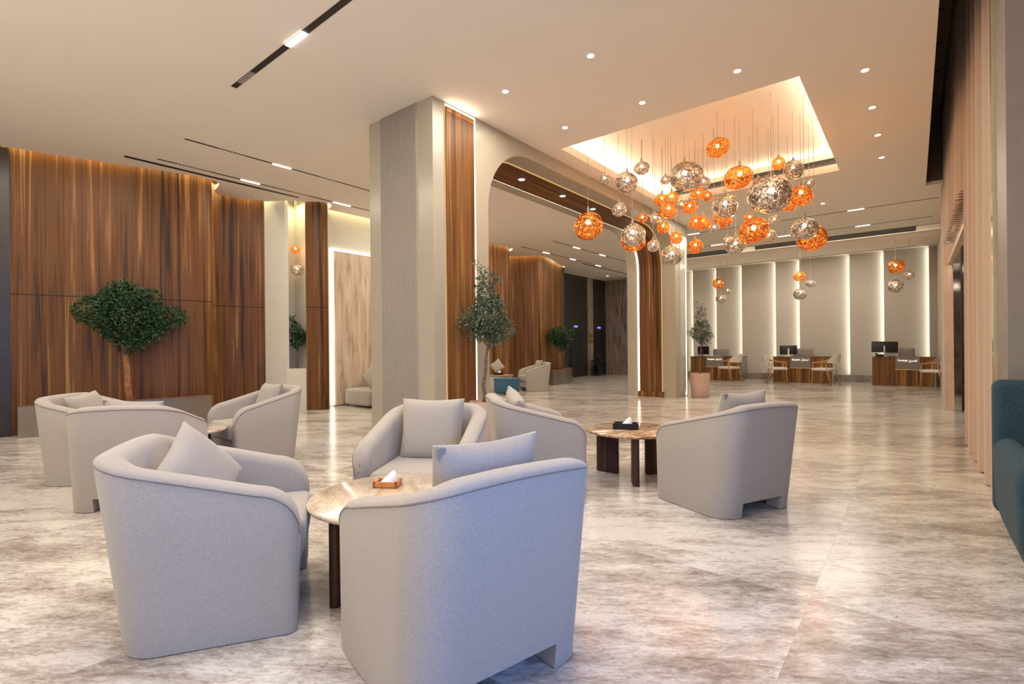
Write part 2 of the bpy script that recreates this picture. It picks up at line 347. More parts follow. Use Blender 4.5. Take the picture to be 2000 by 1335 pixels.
# ceiling line on the left, as a run of points; the timber lining stands a hand's width behind it
edgeA = smooth_path([(-9.22, .4), (-9.18, 1.05), (-8.99, 1.69), (-8.73, 2.46), (-8.60, 2.95), (-8.58, 3.18), (-8.68, 3.33), (-8.92, 3.40), (-9.16, 3.45), (-9.29, 3.6), (-9.22, 3.9), (-9.10, 4.27)])
edgeB = [Vector((-9.10, 4.27)), Vector((-8.79, 4.47)), Vector((-8.68, 4.60))]
edgeC = smooth_path([(-8.62, 4.72), (-8.52, 4.79), (-8.40, 4.90), (-8.36, 5.02), (-8.40, 5.15), (-8.60, 5.25), (-8.85, 5.28)])
edgeD = [Vector((-8.72, 5.32)), Vector((-8.70, 9.0))]
edgeE = smooth_path([(-8.66, 9.1), (-8.53, 9.6), (-8.43, 10.1), (-8.42, 10.5), (-8.62, 10.75), (-9.0, 10.9), (-9.22, 11.15), (-9.18, 11.45), (-8.86, 11.68), (-8.56, 11.9), (-8.50, 12.2), (-8.62, 12.7), (-8.85, 13.4), (-9.05, 14.15)])
edge = edgeA+edgeB+edgeC+edgeD+edgeE+[Vector((-9.9, 14.3)), Vector((-9.9, 20))]
TX0, TX1, TY0, TY1 = -6.2, .45, 14.65, 15.40            # rear trough opening
# ceiling panels (the hall soffit is cut around the light well, the curtain slot and the rear light trough)
mb = MB()
poly = [(-5, -4), (-5, TY0), (-6.25, TY0), (-6.25, 20)]+[(p.x, p.y) for p in edge[::-1]]+[(-9.22, -4)]
mb.prism(poly, H, H+.06)
mb.box(-5, -4, H, -3.92, TY0, H+.06)
WX0, WX1, WY0, WY1 = -3.70, -.875, 5.70, 9.17          # light well opening
SX = .172                                              # edge of the curtain slot
rects = [(-6.25, TY1+.07, -3.92, 20), (-3.92, -4, SX, WY0), (-3.92, WY0, WX0, WY1), (WX1, WY0, SX, WY1), (-3.92, WY1, SX, TY0), (-3.92, TY1, SX, 20), (SX, 11.03, .6, TY0), (SX, TY1, .6, 20)]
mb2 = MB()
for a in rects: mb2.box(a[0], a[1], H, a[2], a[3], H+.06)
struct('ceiling', mb, M['plaster']); struct('ceiling', mb2, M['plaster'])
# near ceiling over the window bay
struct('ceiling', MB().box(.62, -4, H, 1.8, 4.9, H+.06), M['plaster'])
# lid above every gap
struct('ceiling', MB().box(-10.6, -4, H+.62, 3.4, 20, H+.68).box(.05, -4, 4.95, .7, 11.1, 5.0), M['taupe']) if False else None
# light well walls and lid
mb = MB(); g = .14; zt = H+.34
mb.box(WX0-g-.05, WY0-g, H+.06, WX0-g, WY1+g, zt).box(WX1+g, WY0-g, H+.06, WX1+g+.05, WY1+g, zt).box(WX0-g, WY0-g-.05, H+.06, WX1+g, WY0-g, zt).box(WX0-g, WY1+g, H+.06, WX1+g, WY1+g+.05, zt)
mb.box(WX0-g-.05, WY0-g-.05, zt, WX1+g+.05, WY1+g+.05, zt+.04)
# raised lip around the opening, hiding the strip
mb.box(WX0-.03, WY0, H+.06, WX0, WY1, H+.11).box(WX1, WY0, H+.06, WX1+.03, WY1, H+.11).box(WX0, WY1, H+.06, WX1, WY1+.03, H+.11).box(WX0, WY0-.03, H+.06, WX1, WY0, H+.11)
struct('ceiling', mb, M['plaster'])
area('well_strip', (WX0-.08, (WY0+WY1)/2, H+.13), (.25, 0, 1), .06, WY1-WY0, 20*K, WARM, twist=(0, 1, 0))
area('well_strip', (WX1+.08, (WY0+WY1)/2, H+.13), (-.25, 0, 1), .06, WY1-WY0, 20*K, WARM, twist=(0, 1, 0))
area('well_strip', ((WX0+WX1)/2, WY1+.08, H+.13), (0, -.25, 1), WX1-WX0, .06, 16*K, WARM, twist=(0, 1, 0))
area('well_strip', ((WX0+WX1)/2, WY0-.08, H+.13), (0, .25, 1), WX1-WX0, .06, 16*K, WARM, twist=(0, 1, 0))
def grille(name, x0, x1, y, z0, z1, label):
    r = empty(name, ((x0+x1)/2, y, z0), 0, label, 'air vent')
    w2 = (x1-x0)/2; MB().box(-w2, 0, 0, w2, .02, z1-z0).build('backing', M['black_track'], r)
    n = 5; hh = (z1-z0)/n; pr = []
    for i in range(n): pr += [(-.001, i*hh+.004), (-.012, i*hh+.006), (-.012, i*hh+.012), (-.001, i*hh+.014)]
    MB().loft([[(x, a, b) for a, b in pr+[(-.0005, z1-z0), (-.0005, 0)]] for x in (-w2, w2)]).build('slats', M['grille'], r); return r
grille('air_vent', -3.5, WX1+.05, WY1+g-.022, H+.14, H+.25, 'long dark slot vent high in the far side of the glowing ceiling well')
# rear trough
mb = MB().box(TX0, TY0-.05, H, TX1+.1, TY0, H+.30).box(TX0, TY1+.02, H, TX1+.1, TY1+.07, H+.30).box(TX0, TY0, H+.30, TX1+.1, TY1+.02, H+.34).box(TX0-.05, TY0, H, TX0, TY1, H+.3).box(TX1+.08, TY0, H, TX1+.13, TY1, H+.3)
struct('ceiling', mb, M['cream_matt'])
grille('air_vent', -6.1, -4.05, TY1, H+.03, H+.15, 'short dark slot vent in the rear ceiling trough, left of the long one')
grille('air_vent', -3.5, .05, TY1, H+.03, H+.15, 'long dark slot vent in the rear ceiling trough above the desks')
area('trough_strip', (-2.9, TY0+.06, H+.24), (0, 1, -.25), 6.2, .05, 26*K, WARM)
# the slot in the flat ceiling hugging the rear wall
struct('trim_1', MB().box(-6.1, 17.52, H-.004, .1, 17.57, H), M['black_track'])

# ---- rear wall: staggered panels washed by hidden strips
xs = [-8.3, -7.7, -6.9, -6.1, -5.30, -4.48, -3.46, -2.79, -1.48, -.66, .34, .62]
mb = MB()
for i in range(len(xs)-1):
    a, b = xs[i], xs[i+1]; mb.prism([(a, 17.86), (b, 17.985), (b, 18.2), (a, 18.2)], .2, H)
struct('wall_back', mb, M['taupe'])
for x in xs[3:-1]:
    area('panel_strip', (x-.012, 17.925, (H+.2)/2), (-1, 0.12, 0), .09, H-.25, 7*K, (1, .97, .80))
struct('baseboard_back', MB().box(-8.3, 17.83, 0, .62, 18.2, .2), M['skirt'])
# ---- elevator hall, far left
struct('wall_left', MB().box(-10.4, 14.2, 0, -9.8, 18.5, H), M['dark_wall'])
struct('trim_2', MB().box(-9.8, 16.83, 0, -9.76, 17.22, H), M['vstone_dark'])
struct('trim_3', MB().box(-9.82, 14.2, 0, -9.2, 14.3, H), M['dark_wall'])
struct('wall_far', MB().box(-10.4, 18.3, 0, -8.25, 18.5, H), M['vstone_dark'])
# ---- right side wall, curtain slot lid, portal to the entrance
mb = MB().box(.50, 11.35, 0, .62, 18.2, H).box(.53, 4.9, 2.75, .62, 11.35, 5.05).box(.53, 4.9, 0, .62, 7.35, 2.75).box(.50, 11.15, 0, .62, 11.35, 2.75).box(.50, 11.35, H, .62, 11.6, 5.05).box(.60, -4, H, .66, 4.9, 5.05)
struct('wall_right', mb, M['taupe'])
mb = MB().box(.10, -4, 4.98, .66, 11.1, 5.05).box(.10, 11.03, H+.06, .66, 11.10, 5.0).box(.10, -4, H+.06, SX, 11.1, 5.0)
struct('ceiling', mb, flat('slot_brown', (.15, .10, .08, 1), .8))
# curtain track marks
mk = empty('curtain_rail', (.30, 5.6, 4.98), 0, 'dark rail with small hooks up inside the ceiling slot above the curtains', 'curtain rail')
MB().box(.06, -2.5, -.02, .09, 5.4, 0).build('rail', M['black_track'], mk)
for i in range(9): y = -2.2+i*.85; MB().box(-.09, y, -.012, .0, y+.02, 0).build('hook', M['black_track'], mk)
# end column by the sofa, gloss panel and window bay
cx0 = AY(1968, 600, 4.3).x
struct('wall_column', MB().box(cx0, 4.3, 0, 1.4, 4.78, H), flat('grey_column', (.24, .21, .185, 1), .45))
struct('trim_4', MB().box(.43, 4.80, 0, 1.4, 4.90, 5.0), flat('gloss_beige', (.50, .41, .28, 1), .12))
struct('wall_window', MB().box(1.7, -4, 0, 1.8, 4.9, .5).box(1.7, -4, 2.6, 1.8, 4.9, H).box(1.7, 1.6, .5, 1.8, 4.9, 2.6).box(1.7, -4, .5, 1.8, -1.4, 2.6), M['taupe'])
struct('wall_bay', MB().box(1.4, 4.8, 0, 1.8, 4.9, H), M['taupe'])
for i in range(2):
    y0 = -1.4+i*1.5; y1 = y0+1.5
    wf = struct('window_%d' % (i+1), MB().box(1.7, y0, .5, 1.76, y0+.05, 2.6).box(1.7, y1-.05, .5, 1.76, y1, 2.6).box(1.7, y0, .5, 1.76, y1, .55).box(1.7, y0, 2.55, 1.76, y1, 2.6), M['black'])
    MB().box(1.72, y0+.05, .55, 1.73, y1-.05, 2.55).build('pane', M['glass'], wf)
struct('wall_rear', MB().box(-10.0, -4.1, 0, 1.8, -4, H), M['taupe'])
struct('wall_dark', MB().box(-9.6, -4, 0, -9.24, 1.0, H), M['dark_wall'])
# ---- left lining
def ribbon(path, z0, z1, back=.06):
    """solid lining following a plan path; u runs along the path"""
    m_ = MB(); L = [0]
    for i in range(1, len(path)): L.append(L[-1]+(path[i]-path[i-1]).length)
    bk = offset_path(path, -back)
    rings = []
    n0 = 0
    for i, p in enumerate(path):
        q = bk[i]; m_.v += [(p.x, p.y, z0), (p.x, p.y, z1), (q.x, q.y, z1), (q.x, q.y, z0)]
    for i in range(len(path)-1):
        for a in range(4): b = (a+1) % 4; m_.f.append((i*4+a, i*4+b, (i+1)*4+b, (i+1)*4+a))
    m_.f.append((0, 3, 2, 1)); k = (len(path)-1)*4; m_.f.append((k, k+1, k+2, k+3))
    idx = {}
    for i, p in enumerate(path):
        for z in (z0, z1): idx[(round(p.x, 4), round(p.y, 4))] = L[i]; idx[(round(bk[i].x, 4), round(bk[i].y, 4))] = L[i]
    uvf = lambda co, n: (idx.get((round(co.x, 4), round(co.y, 4)), 0), co.z)
    return m_, uvf
def lining(name, path, mat, z0=0, z1=H+.25, back=.06, kind='structure'):
    m_, uvf = ribbon(path, z0, z1, back); o = m_.build(name, mat, uvfn=uvf, smooth=True, angle=40); tag(o, kind='structure'); return o
def gap_light(path, power, color, off=-.045, z=H+.20):
    for i in range(0, len(path)-1, 3):
        j = min(i+3, len(path)-1); a, b = path[i], path[j]; d = b-a; L = d.length
        if L < .03: continue
        c = (a+b)/2; n = Vector((d.y, -d.x)).normalized(); c = c+n*(-.05)
        area('cove_strip', (c.x, c.y, z), (0, 0, -1), L, .03, power*L, color, twist=(-d.y/L, d.x/L, 0))
def lid(path, w0=-.25, w1=.3):
    a = offset_path(path, w0); b = offset_path(path, w1); m_ = MB()
    for i in range(len(path)-1): m_.quad((a[i].x, a[i].y, H+.26), (a[i+1].x, a[i+1].y, H+.26), (b[i+1].x, b[i+1].y, H+.26), (b[i].x, b[i].y, H+.26))
    for i in range(len(path)-1): m_.quad((b[i].x, b[i].y, H+.06), (b[i+1].x, b[i+1].y, H+.06), (b[i+1].x, b[i+1].y, H+.26), (b[i].x, b[i].y, H+.26))
    struct('ceiling', m_, M['plaster'])
YEL = (1.0, .86, .50)
wA = offset_path(edgeA, -.10); lining('wall_timber', wA, M['walnut']); gap_light(edgeA, 10*K, YEL)
wE = offset_path(edgeE, -.10); lining('wall_timber', wE, M['walnut_fine']); gap_light(edgeE, 10*K, YEL)
wC = offset_path(edgeC, -.07); lining('wall_timber', wC, M['walnut']); gap_light(edgeC, 8*K, YEL)
struct('ceiling', MB().box(-10.6, -4, H+.28, -8.2, 14.6, H+.32), M['cream_matt'])
# cream wall with the tall planted niche
struct('wall_niche', MB().prism([(-9.28, 4.24), (-8.86, 4.50), (-8.86, 4.56), (-9.5, 4.50)], 0, H+.25).box(-9.55, 4.5, 0, -9.35, 4.95, H+.25).prism([(-8.86, 4.50), (-8.66, 4.80), (-8.72, 4.92), (-9.35, 4.92), (-9.35, 4.52)], 0, .76).box(-9.35, 4.93, .76, -8.62, 4.99, H+.25), M['cream_matt'])
gap_light([Vector((-9.10, 4.27)), Vector((-8.95, 4.37)), Vector((-8.79, 4.47)), Vector((-8.68, 4.6))], 8*K, YEL)
area('niche_top', (-9.1, 4.72, H+.1), (0, 0, -1), .3, .2, 7*K, YEL)
# side wall with the framed travertine slab
struct('wall_side', MB().box(-9.2, 5.2, 0, -8.84, 9.3, H+.25), M['cream_matt'])
gap_light([Vector((-8.76, 5.35)), Vector((-8.76, 6.6)), Vector((-8.76, 7.8)), Vector((-8.76, 9.0))], 8*K, YEL)
for a, b in ((5.36, 7.2), (7.2, 9.0)):
    area('cove_strip', (-8.80, (a+b)/2, H+.2), (0, 0, -1), .03, b-a, 7, YEL)
ts = empty('travertine_slab', (-8.84, 7.2, 0), 0, 'tall vein-cut travertine wall slab outlined by a glowing white strip', 'wall panel')
MB().box(0, -1.78, .02, .07, 1.8, 3.02).build('slab', M['vstone'], ts)
MB().box(.0, -1.83, .02, .045, -1.79, 3.07).box(.0, -1.79, 3.03, .045, 1.8, 3.07).build('led_edge', M['led_white'], ts)
area('slab_glow', (-8.76, 5.40, 1.5), (.6, 1, 0), .04, 3, 3*K, NEUT)

# ---- the arched portal
PX0, PX1, PY0, PY1 = -5.07, -3.96, 3.62, 11.22
AY0, AY1, AZT, AR = 4.50, 10.50, 3.60, .82
def arch(y0, y1, zt, r, n=14):
    p = [(y0, 0)]
    p += [(y0+r-r*math.cos(PI/2*i/n), zt-r+r*math.sin(PI/2*i/n)) for i in range(n+1)]
    p += [(y1-r+r*math.sin(PI/2*i/n), zt-r+r*math.cos(PI/2*i/n)) for i in range(n+1)]
    return p+[(y1, 0)]
ap = arch(AY0, AY1, AZT, AR)
mb = MB(); n = len(ap)
def toYZ(p, x): return (x, p[0], p[1])
outer = []
for i, p in enumerate(ap):
    if i < 2: outer.append((PY0, p[1] if i else 0))
for i, p in enumerate(ap):                     # outer partner for every point of the arch line
    pass
outer = [(PY0, 0), (PY0, ap[1][1])]
m_ = 14
for i in range(1, m_+1): outer.append((PY0+(AY0+AR-PY0)*max(0, (i-m_/2)/(m_/2)), ap[1][1]+(H-ap[1][1])*min(1, i/(m_/2))))
for i in range(m_+1): outer.append(((AY1-AR)+(PY1-AY1+AR)*min(1, i/(m_/2)), H-(H-ap[-2][1])*max(0, (i-m_/2)/(m_/2))))
outer.append((PY1, 0))
for x, sgn in ((PX0, 1), (PX1, -1)):
    b0 = len(mb.v); mb.v += [toYZ(p, x) for p in ap]+[toYZ(p, x) for p in outer]
    for i in range(n-1):
        f = (b0+i, b0+i+1, b0+n+i+1, b0+n+i); mb.f.append(f if sgn > 0 else f[::-1])
for i in range(n-1):
    mb.f.append((i, 2*n+i, 2*n+i+1, i+1)); mb.f.append((n+i, n+i+1, 3*n+i+1, 3*n+i))
portal = struct('wall_portal', mb, M['cream'], smooth=True, angle=30)
# walnut band lining the inside of the arch, with strips on both edges
def band(y0, y1, zt, r, x0, x1, t):
    a = arch(y0+t, y1-t, zt-t, r-t); b = arch(y0-.0005, y1+.0005, zt+.0005, r); m_ = MB(); k = len(a); L = [0]
    for i in range(1, k): L.append(L[-1]+math.dist(a[i], a[i-1]))
    for x in (x0, x1): m_.v += [toYZ(p, x) for p in a]+[toYZ(p, x) for p in b]
    for i in range(k-1):
        m_.f += [(i, i+1, 2*k+i+1, 2*k+i), (i, k+i, k+i+1, i+1), (2*k+i, 2*k+i+1, 3*k+i+1, 3*k+i)]
    idx = {(round(p[0], 4), round(p[1], 4)): l for p, l in zip(a, L)}
    return m_, (lambda co, nn: (co.x*1.0, idx.get((round(co.y, 4), round(co.z, 4)), co.z)))
sw = portal
m_, uf = band(AY0, AY1, AZT, AR, -4.76, -4.27, .045); m_.build('walnut_band', M['walnut_along'], sw, uvfn=uf, smooth=True, angle=30)
m_, uf = band(AY0, AY1, AZT, AR, -4.815, -4.765, .02); m_.build('led_strip', M['led_white'], sw, uvfn=uf)
m_, uf = band(AY0, AY1, AZT, AR, -4.268, -4.25, .008); m_.build('led_strip', M['led_warm'], sw, uvfn=uf)
MB().box(-4.80, AY1-.07, .0, -4.23, AY1-.0, .12).build('plinth', M['walnut_fine'], sw)
area('soffit_strip', (-4.80, 7.5, 3.56), (-.4, 0, -1), .03, 4.4, 10*K, WARM, twist=(0, 1, 0))
def downlight(p, r, label, down=True):
    o = empty('downlight', p, 0, label, 'ceiling light', 'recessed downlights')
    MB().lathe([(.001, -.002), (r*.9, -.004), (r, -.003), (r, 0), (.001, 0)], 20).build('rim', M['white'], o, smooth=True, angle=30)
    MB().lathe([(.001, -.007), (r*.66, -.006), (r*.66, -.002), (.001, -.002)], 16).build('lens', M['diffuser'], o); return o
for v_, tx in (((-4.45, 5.80), 'nearest'), ((-4.43, 6.86), 'middle'), ((-4.44, 7.86), 'farthest')):
    downlight((v_[0], v_[1], AZT-.045), .06, '%s of three small white spots in the walnut underside of the portal' % tx)
# panels on the two faces of the near leg and on the side of the far leg
ox, oy = PX1, 4.035
def pbox(*b, d=(0, 0)): m_ = MB(); [m_.box(q[0]+d[0], q[1]+d[1], q[2], q[3]+d[0], q[4]+d[1], q[5]) for q in b]; return m_
wp = pbox((0, -.235, 0, .02, .205, H-.05), d=(PX1, 4.035)).build('walnut_panel', M['walnut_fine'], portal)
pbox((0, .207, 0, .012, .235, H-.02), d=(PX1, 4.035)).build('led_strip', M['led'], wp)
pbox((0, -.235, H-.045, .012, .207, H-.02), d=(PX1, 4.035)).build('led_strip', M['led'], wp)
pbox((0, -.25, 0, .008, -.237, H-.05), d=(PX1, 4.035)).build('led_strip', M['led_warm'], wp)
area('panel_strip', (PX1+.03, 4.03, H-.10), (.5, 0, 1), .05, .42, 1.3*K, WARM, twist=(0, 1, 0))
prof = [(-4.85, PY0)]
for i in range(26):
    x = -4.85+i*.0247; prof += [(x+.004, PY0-.003), (x+.007, PY0-.016), (x+.019, PY0-.017), (x+.0215, PY0-.003)]
prof += [(-4.207, PY0), (-4.207, PY0+.002), (-4.85, PY0+.002)]
MB().prism(prof, 0, H).build('ribbed_panel', M['ribbed'], portal)
fp = pbox((0, -.24, .1, .01, .08, H-.3), d=(PX1, 11.0)).build('gloss_inlay', flat('green_gloss', (.50, .49, .38, 1), .1), portal)
pbox((0, .085, .02, .016, .115, H-.3), d=(PX1, 11.0)).build('led_strip', M['led'], fp)
pbox((0, -.24, H-.3, .014, .115, H-.27), d=(PX1, 11.0)).build('led_strip', M['led'], fp)

# ================================================================== ceiling fittings
def segs(name, x, y0, y1, wd, parts, label, axis='y', z=H):
    """black recessed line along y (or along x) with lit and louvred inserts at given spans"""
    o = empty(name, (x, y0, z) if axis == 'y' else (y0, x, z), 0, label, 'track light')
    def bx(m_, a, b, w_, z0, z1):
        if axis == 'y': m_.box(-w_, a-y0, z0, w_, b-y0, z1)
        else: m_.box(a-y0, -w_, z0, b-y0, w_, z1)
        return m_
    bx(MB(), y0, y1, wd/2, -.004, 0).build('channel', M['black_track'], o)
    for a, b, t in parts:
        if t == 'lit': bx(MB(), a, b, wd/2*.94, -.010, -.003).build('diffuser', M['diffuser'], o)
        else: bx(MB(), a, b, wd/2*.9, -.006, -.003).build('louvre', M['louvre_'+axis], o)
    return o
segs('track_light', 2.215, -5.38, -2.2, .055, [(-5.25, -4.95, 'lv'), (-4.28, -3.99, 'lit')], 'thick black ceiling track with one lit bar crossing the nearest ceiling', axis='x')
segs('track_light', -7.165, 2.36, 7.9, .032, [(2.75, 3.1, 'lv'), (3.47, 3.74, 'lit'), (4.2, 4.5, 'lv'), (5.2, 5.45, 'lit')], 'thin black track nearest the hall on the near left ceiling, one bar lit')
segs('track_light', -8.205, 2.36, 7.9, .032, [(2.6, 3.05, 'lv'), (3.47, 3.76, 'lit'), (4.3, 4.62, 'lv'), (5.07, 5.42, 'lit')], 'thin black track with two lit bars beside the long air slot, near left ceiling')
o = tag(MB().box(-.035, 0, -.005, .035, 2.5, 0).build('air_slot', M['black_track'], loc=(-8.43, 2.04, H)), 'long plain black ceiling slot in front of the timber wall', 'air slot')
segs('track_light', -7.07, 10.5, 14.6, .035, [(10.9, 11.15, 'lv'), (11.46, 11.78, 'lit'), (12.2, 12.45, 'lv'), (12.88, 13.2, 'lit'), (13.6, 13.9, 'lv')], 'dashed black track with lit bars seen through the portal, on the right')
segs('track_light', -8.09, 10.5, 15.2, .035, [(10.9, 11.15, 'lv'), (11.5, 11.8, 'lit'), (12.2, 12.5, 'lv'), (12.93, 13.2, 'lit'), (13.6, 13.9, 'lv'), (14.48, 14.8, 'lit')], 'dashed black track with three lit bars seen through the portal, on the left')
tag(MB().box(-.03, 0, -.005, .03, 3.4, 0).build('air_slot', M['black_track'], loc=(-8.25, 13.9, H)), 'plain black ceiling slot before the elevator hall', 'air slot')
segs('track_light', 12.04, -4.6, .37, .03, [(-4.22, -3.95, 'lit'), (-3.2, -2.9, 'lv'), (-2.6, -2.35, 'lit'), (-1.02, -.75, 'lit'), (-.28, .05, 'lv')], 'thin black track across the ceiling in front of the rear trough, the nearer of two', axis='x')
segs('track_light', 13.75, -4.6, .33, .03, [(-4.2, -3.88, 'lit'), (-2.6, -2.33, 'lit'), (-1.02, -.75, 'lit')], 'thin black track across the ceiling, the one right before the rear trough', axis='x')
sp = [((-.355, 5.99), 'first from the camera in the right-hand row beside the ceiling well'), ((-.35, 6.98), 'second in the right-hand row beside the ceiling well'), ((-.345, 7.94), 'third in the right-hand row beside the ceiling well'), ((-.345, 8.93), 'last in the right-hand row beside the ceiling well'),
      ((-1.325, 5.2), 'in front of the ceiling well, rightmost of the near row'), ((-2.3, 4.06), 'nearest the camera, alone in the middle of the hall ceiling'), ((-3.31, 4.05), 'close to the near portal leg'),
      ((-3.3, 5.18), 'just left of the near left corner of the ceiling well'), ((-2.31, 5.2), 'in the middle in front of the ceiling well'), ((-1.33, 11.1), 'beyond the ceiling well, right of its middle'), ((-2.9, 10.9), 'beyond the ceiling well, left of its middle')]
for (x, y), t in sp: downlight((x, y, H), .047, 'small round white downlight '+t)
downlight((-9.0, 17.0, H), .05, 'small downlight in the dark elevator hall')

# ================================================================== ARMCHAIRS
CW, CD, CR, CFB, CHB = .35, .60, .136, .095, .724
def tub_parts():
    yb, yf, t = -CD/2, CD/2, .105
    st = []                                  # stations: outer point, outward normal, edge inset
    ys = [yf, yf-.004, yf-.012, yf-.024, yf-.04, yf-.06, yf-.085, yf-.11, yf-.14, yf-.17, yf-.21, yf-.26, yf-.32, yf-.38, yf-.42]
    ins = {0: .030, 1: .018, 2: .009, 3: .003}
    for i, y in enumerate(ys): st.append((CW, y, 1, 0, ins.get(i, 0)))
    N = 9
    for i in range(N+1):
        a = -PI/2*i/N; st.append((CW-CR+CR*math.cos(a), yb+CR+CR*math.sin(a), math.cos(a), math.sin(a), 0))
    half = list(st)
    for x in (.185, .1849, .09, 0): half.append((x, yb, 0, -1, 0))
    st = half + [(-x, y, -nx, ny, e) for x, y, nx, ny, e in half[:-1][::-1]]
    def h(y):
        z = .618-.31*y
        if y > .16: k = (y-.16)/.14; z = .40+(.5684-.40-.0*k)*math.sqrt(max(0, 1-k**2.2))-.02*k*(1-k)
        return z
    rings = []; seam = []
    for x, y, nx, ny, e in st:
        hh = h(y)+(.016*(1-(abs(x)/CW)**2) if y < yb+CR else 0); back = (ny < -.5 and abs(x) < .185)
        zb = .095 if back else .004
        def P(inw, z):
            px, py = x-nx*inw, y-ny*inw
            k = max(0, (yf-y)/(yf-yb)); py2 = py-CFB*(z/CHB)*k + .02*(z/CHB)*(1-k)
            return (px, py2, z)
        i0 = e; i1 = t-e
        rings.append([P(i0, zb), P(i0, .2), P(i0, hh*.6), P(i0, hh-.022), P(i0+.006, hh-.009), P(i0+.020, hh), P(t/2, hh+.006), P(i1-.03, hh+.002), P(i1-.010, hh-.012), P(i1, hh-.04), P(i1, min(.3, hh*.6)), P(i1, .2), P(i1, zb)])
        seam.append(P(i0-.0005, hh-.022))
    shell = MB().loft(rings)
    fr = [(CW-.03, yf+.0006, .02), (CW-.022, yf+.004, .2)]
    def endrun(sg): p0 = seam[0]; return [(sg*(CW-.0295), yf+.0005+.014*z/CHB, z) for z in (.03, .12, .22, .32, .37)]
    pip = [(q[0], q[1], q[2]) for q in endrun(1)]+seam+[(q[0], q[1], q[2]) for q in endrun(-1)[::-1]]
    return shell, MB().tube(pip, .0026, 6)
def puff(w_, d_, t_, n=12, sag=.0, pinch=.0, e=2.6):
    """soft cushion in the xz plane, thickness along y"""
    rings = []
    m_ = MB(); k = n+1
    for sgn in (-1, 1):
        b = len(m_.v)
        for i in range(k):
            for j in range(k):
                a, c = -1+2*i/n, -1+2*j/n
                th = ((1-abs(a)**e)*(1-abs(c)**e))**.42
                pull = 1-.07*(1-abs(a)**1.5*1)*(abs(c)**4); pull2 = 1-.07*(1-abs(c)**1.5)*(abs(a)**4)
                m_.v.append((a*w_/2*pull2, sgn*(.006+t_/2*th), c*d_/2*pull))
        for i in range(n):
            for j in range(n):
                q = (b+i*k+j, b+(i+1)*k+j, b+(i+1)*k+j+1, b+i*k+j+1); m_.f.append(q if sgn < 0 else q[::-1])
    N2 = k*k
    brd = [i*k for i in range(k)]+[(k-1)*k+j for j in range(1, k)]+[i*k+k-1 for i in range(k-2, -1, -1)]+[j for j in range(k-2, 0, -1)]
    for i in range(len(brd)): a, c = brd[i], brd[(i+1) % len(brd)]; m_.f.append((a, N2+a, N2+c, c))
    return m_
def make_tub():
    r = empty('armchair')
    sh, pp = tub_parts()
    so = sh.build('shell', M['linen'], r, smooth=True, angle=50); pp.build('piping', M['linen_seam'], so, smooth=True)
    wi = CW-.105
    MB().rbox(-wi, -.20, .095, wi, .285, .245, .012).build('base', M['linen'], r, smooth=True, angle=50)
    MB().rbox(-wi+.004, -.20, .25, wi-.004, .325, .405, .035, 4).build('seat_cushion', M['linen'], r, smooth=True, angle=60)
    MB().box(-wi-.05, -.20, .09, wi+.05, .26, .094).build('underside', M['black'], r)
    return r
def make_cushion(w_=.37, th=.13):
    o = puff(w_, w_, th).build('scatter_cushion', M['linen'], smooth=True, angle=60)
    per = []
    n = 10
    for a, c in [(-1, -1), (1, -1), (1, 1), (-1, 1)]: pass
    MB().box(-.012, -.014, 0, .012, -.011, .035).xf(Matrix.Translation((-w_/2*.90, -.004, w_/2*.80))).build('tag', M['grey_shell'], o)
    return o
tub0 = make_tub(); cush0 = make_cushion()
used = {'t': False, 'c': False}
def place(proto, key, loc, rot, label, cat, group):
    o = proto if not used[key] else copy_tree(proto); used[key] = True
    o.location = loc; o.rotation_euler = rot; tag(o, label, cat, group); return o
def tub(x, y, deg, label, group='cream tub armchairs', s=1.0):
    o = place(tub0, 't', (x, y, 0), (0, 0, math.radians(deg-90)), label, 'armchair', group); return o
def cushion(x, y, deg, label, lx=0, ly=-.15, z=.585, lean=14, roll=0, yaw=0, sc=1.0, group='cream scatter cushions'):
    a = math.radians(deg-90); px = x+lx*math.cos(a)-ly*math.sin(a); py = y+lx*math.sin(a)+ly*math.cos(a)
    o = place(cush0, 'c', (px, py, z), (0, 0, 0), label, 'cushion', group)
    o.scale = (sc, sc, sc)
    o.rotation_euler = (Matrix.Rotation(a+math.radians(yaw), 3, 'Z') @ Matrix.Rotation(math.radians(lean), 3, 'X') @ Matrix.Rotation(math.radians(roll), 3, 'Y')).to_euler(); return o
C = [(-2.333, .92, 57.8, 'cream tub armchair at the front left, seen from its side'), (-1.302, 1.309, 166.1, 'cream tub armchair nearest the camera, its bluish back towards us'),
     (-2.373, 2.088, -57.7, 'cream tub armchair in the middle facing the camera'), (-2.362, 3.25, 47.5, 'cream tub armchair turned to the brown marble table, left of it'),
     (-1.061, 3.696, 155.1, 'cream tub armchair on the right, its back towards us, right of the brown marble table'),
     (-5.6, 1.21, 42, 'cream tub armchair at far left, beside the timber wall planter'), (-4.516, 1.196, 144.1, 'cream tub armchair at left with its back towards us, behind the front left one'),
     (-5.25, 2.32, -90.5, 'cream tub armchair in front of the cream niche wall, facing left')]
for x, y, d, l in C: tub(x, y, d, l)
cushion(*C[0][:3], 'cushion tipped on its corner in the front left armchair', lx=.03, ly=-.10, z=.575, lean=24, roll=38, yaw=-28, sc=.93)
cushion(*C[1][:3], 'cushion rising above the back of the nearest armchair', lx=0, ly=-.15, z=.59, lean=10, sc=1.13)
cushion(*C[2][:3], 'cushion upright in the armchair that faces the camera', ly=-.15, z=.57, lean=14, sc=1.12)
cushion(*C[3][:3], 'cushion peeking over the armchair left of the brown marble table', lx=.03, ly=-.15, z=.575, lean=16, roll=14)
cushion(*C[4][:3], 'cushion peeking over the back of the right-hand armchair', lx=-.02, ly=-.15, z=.59, lean=12, sc=1.12)
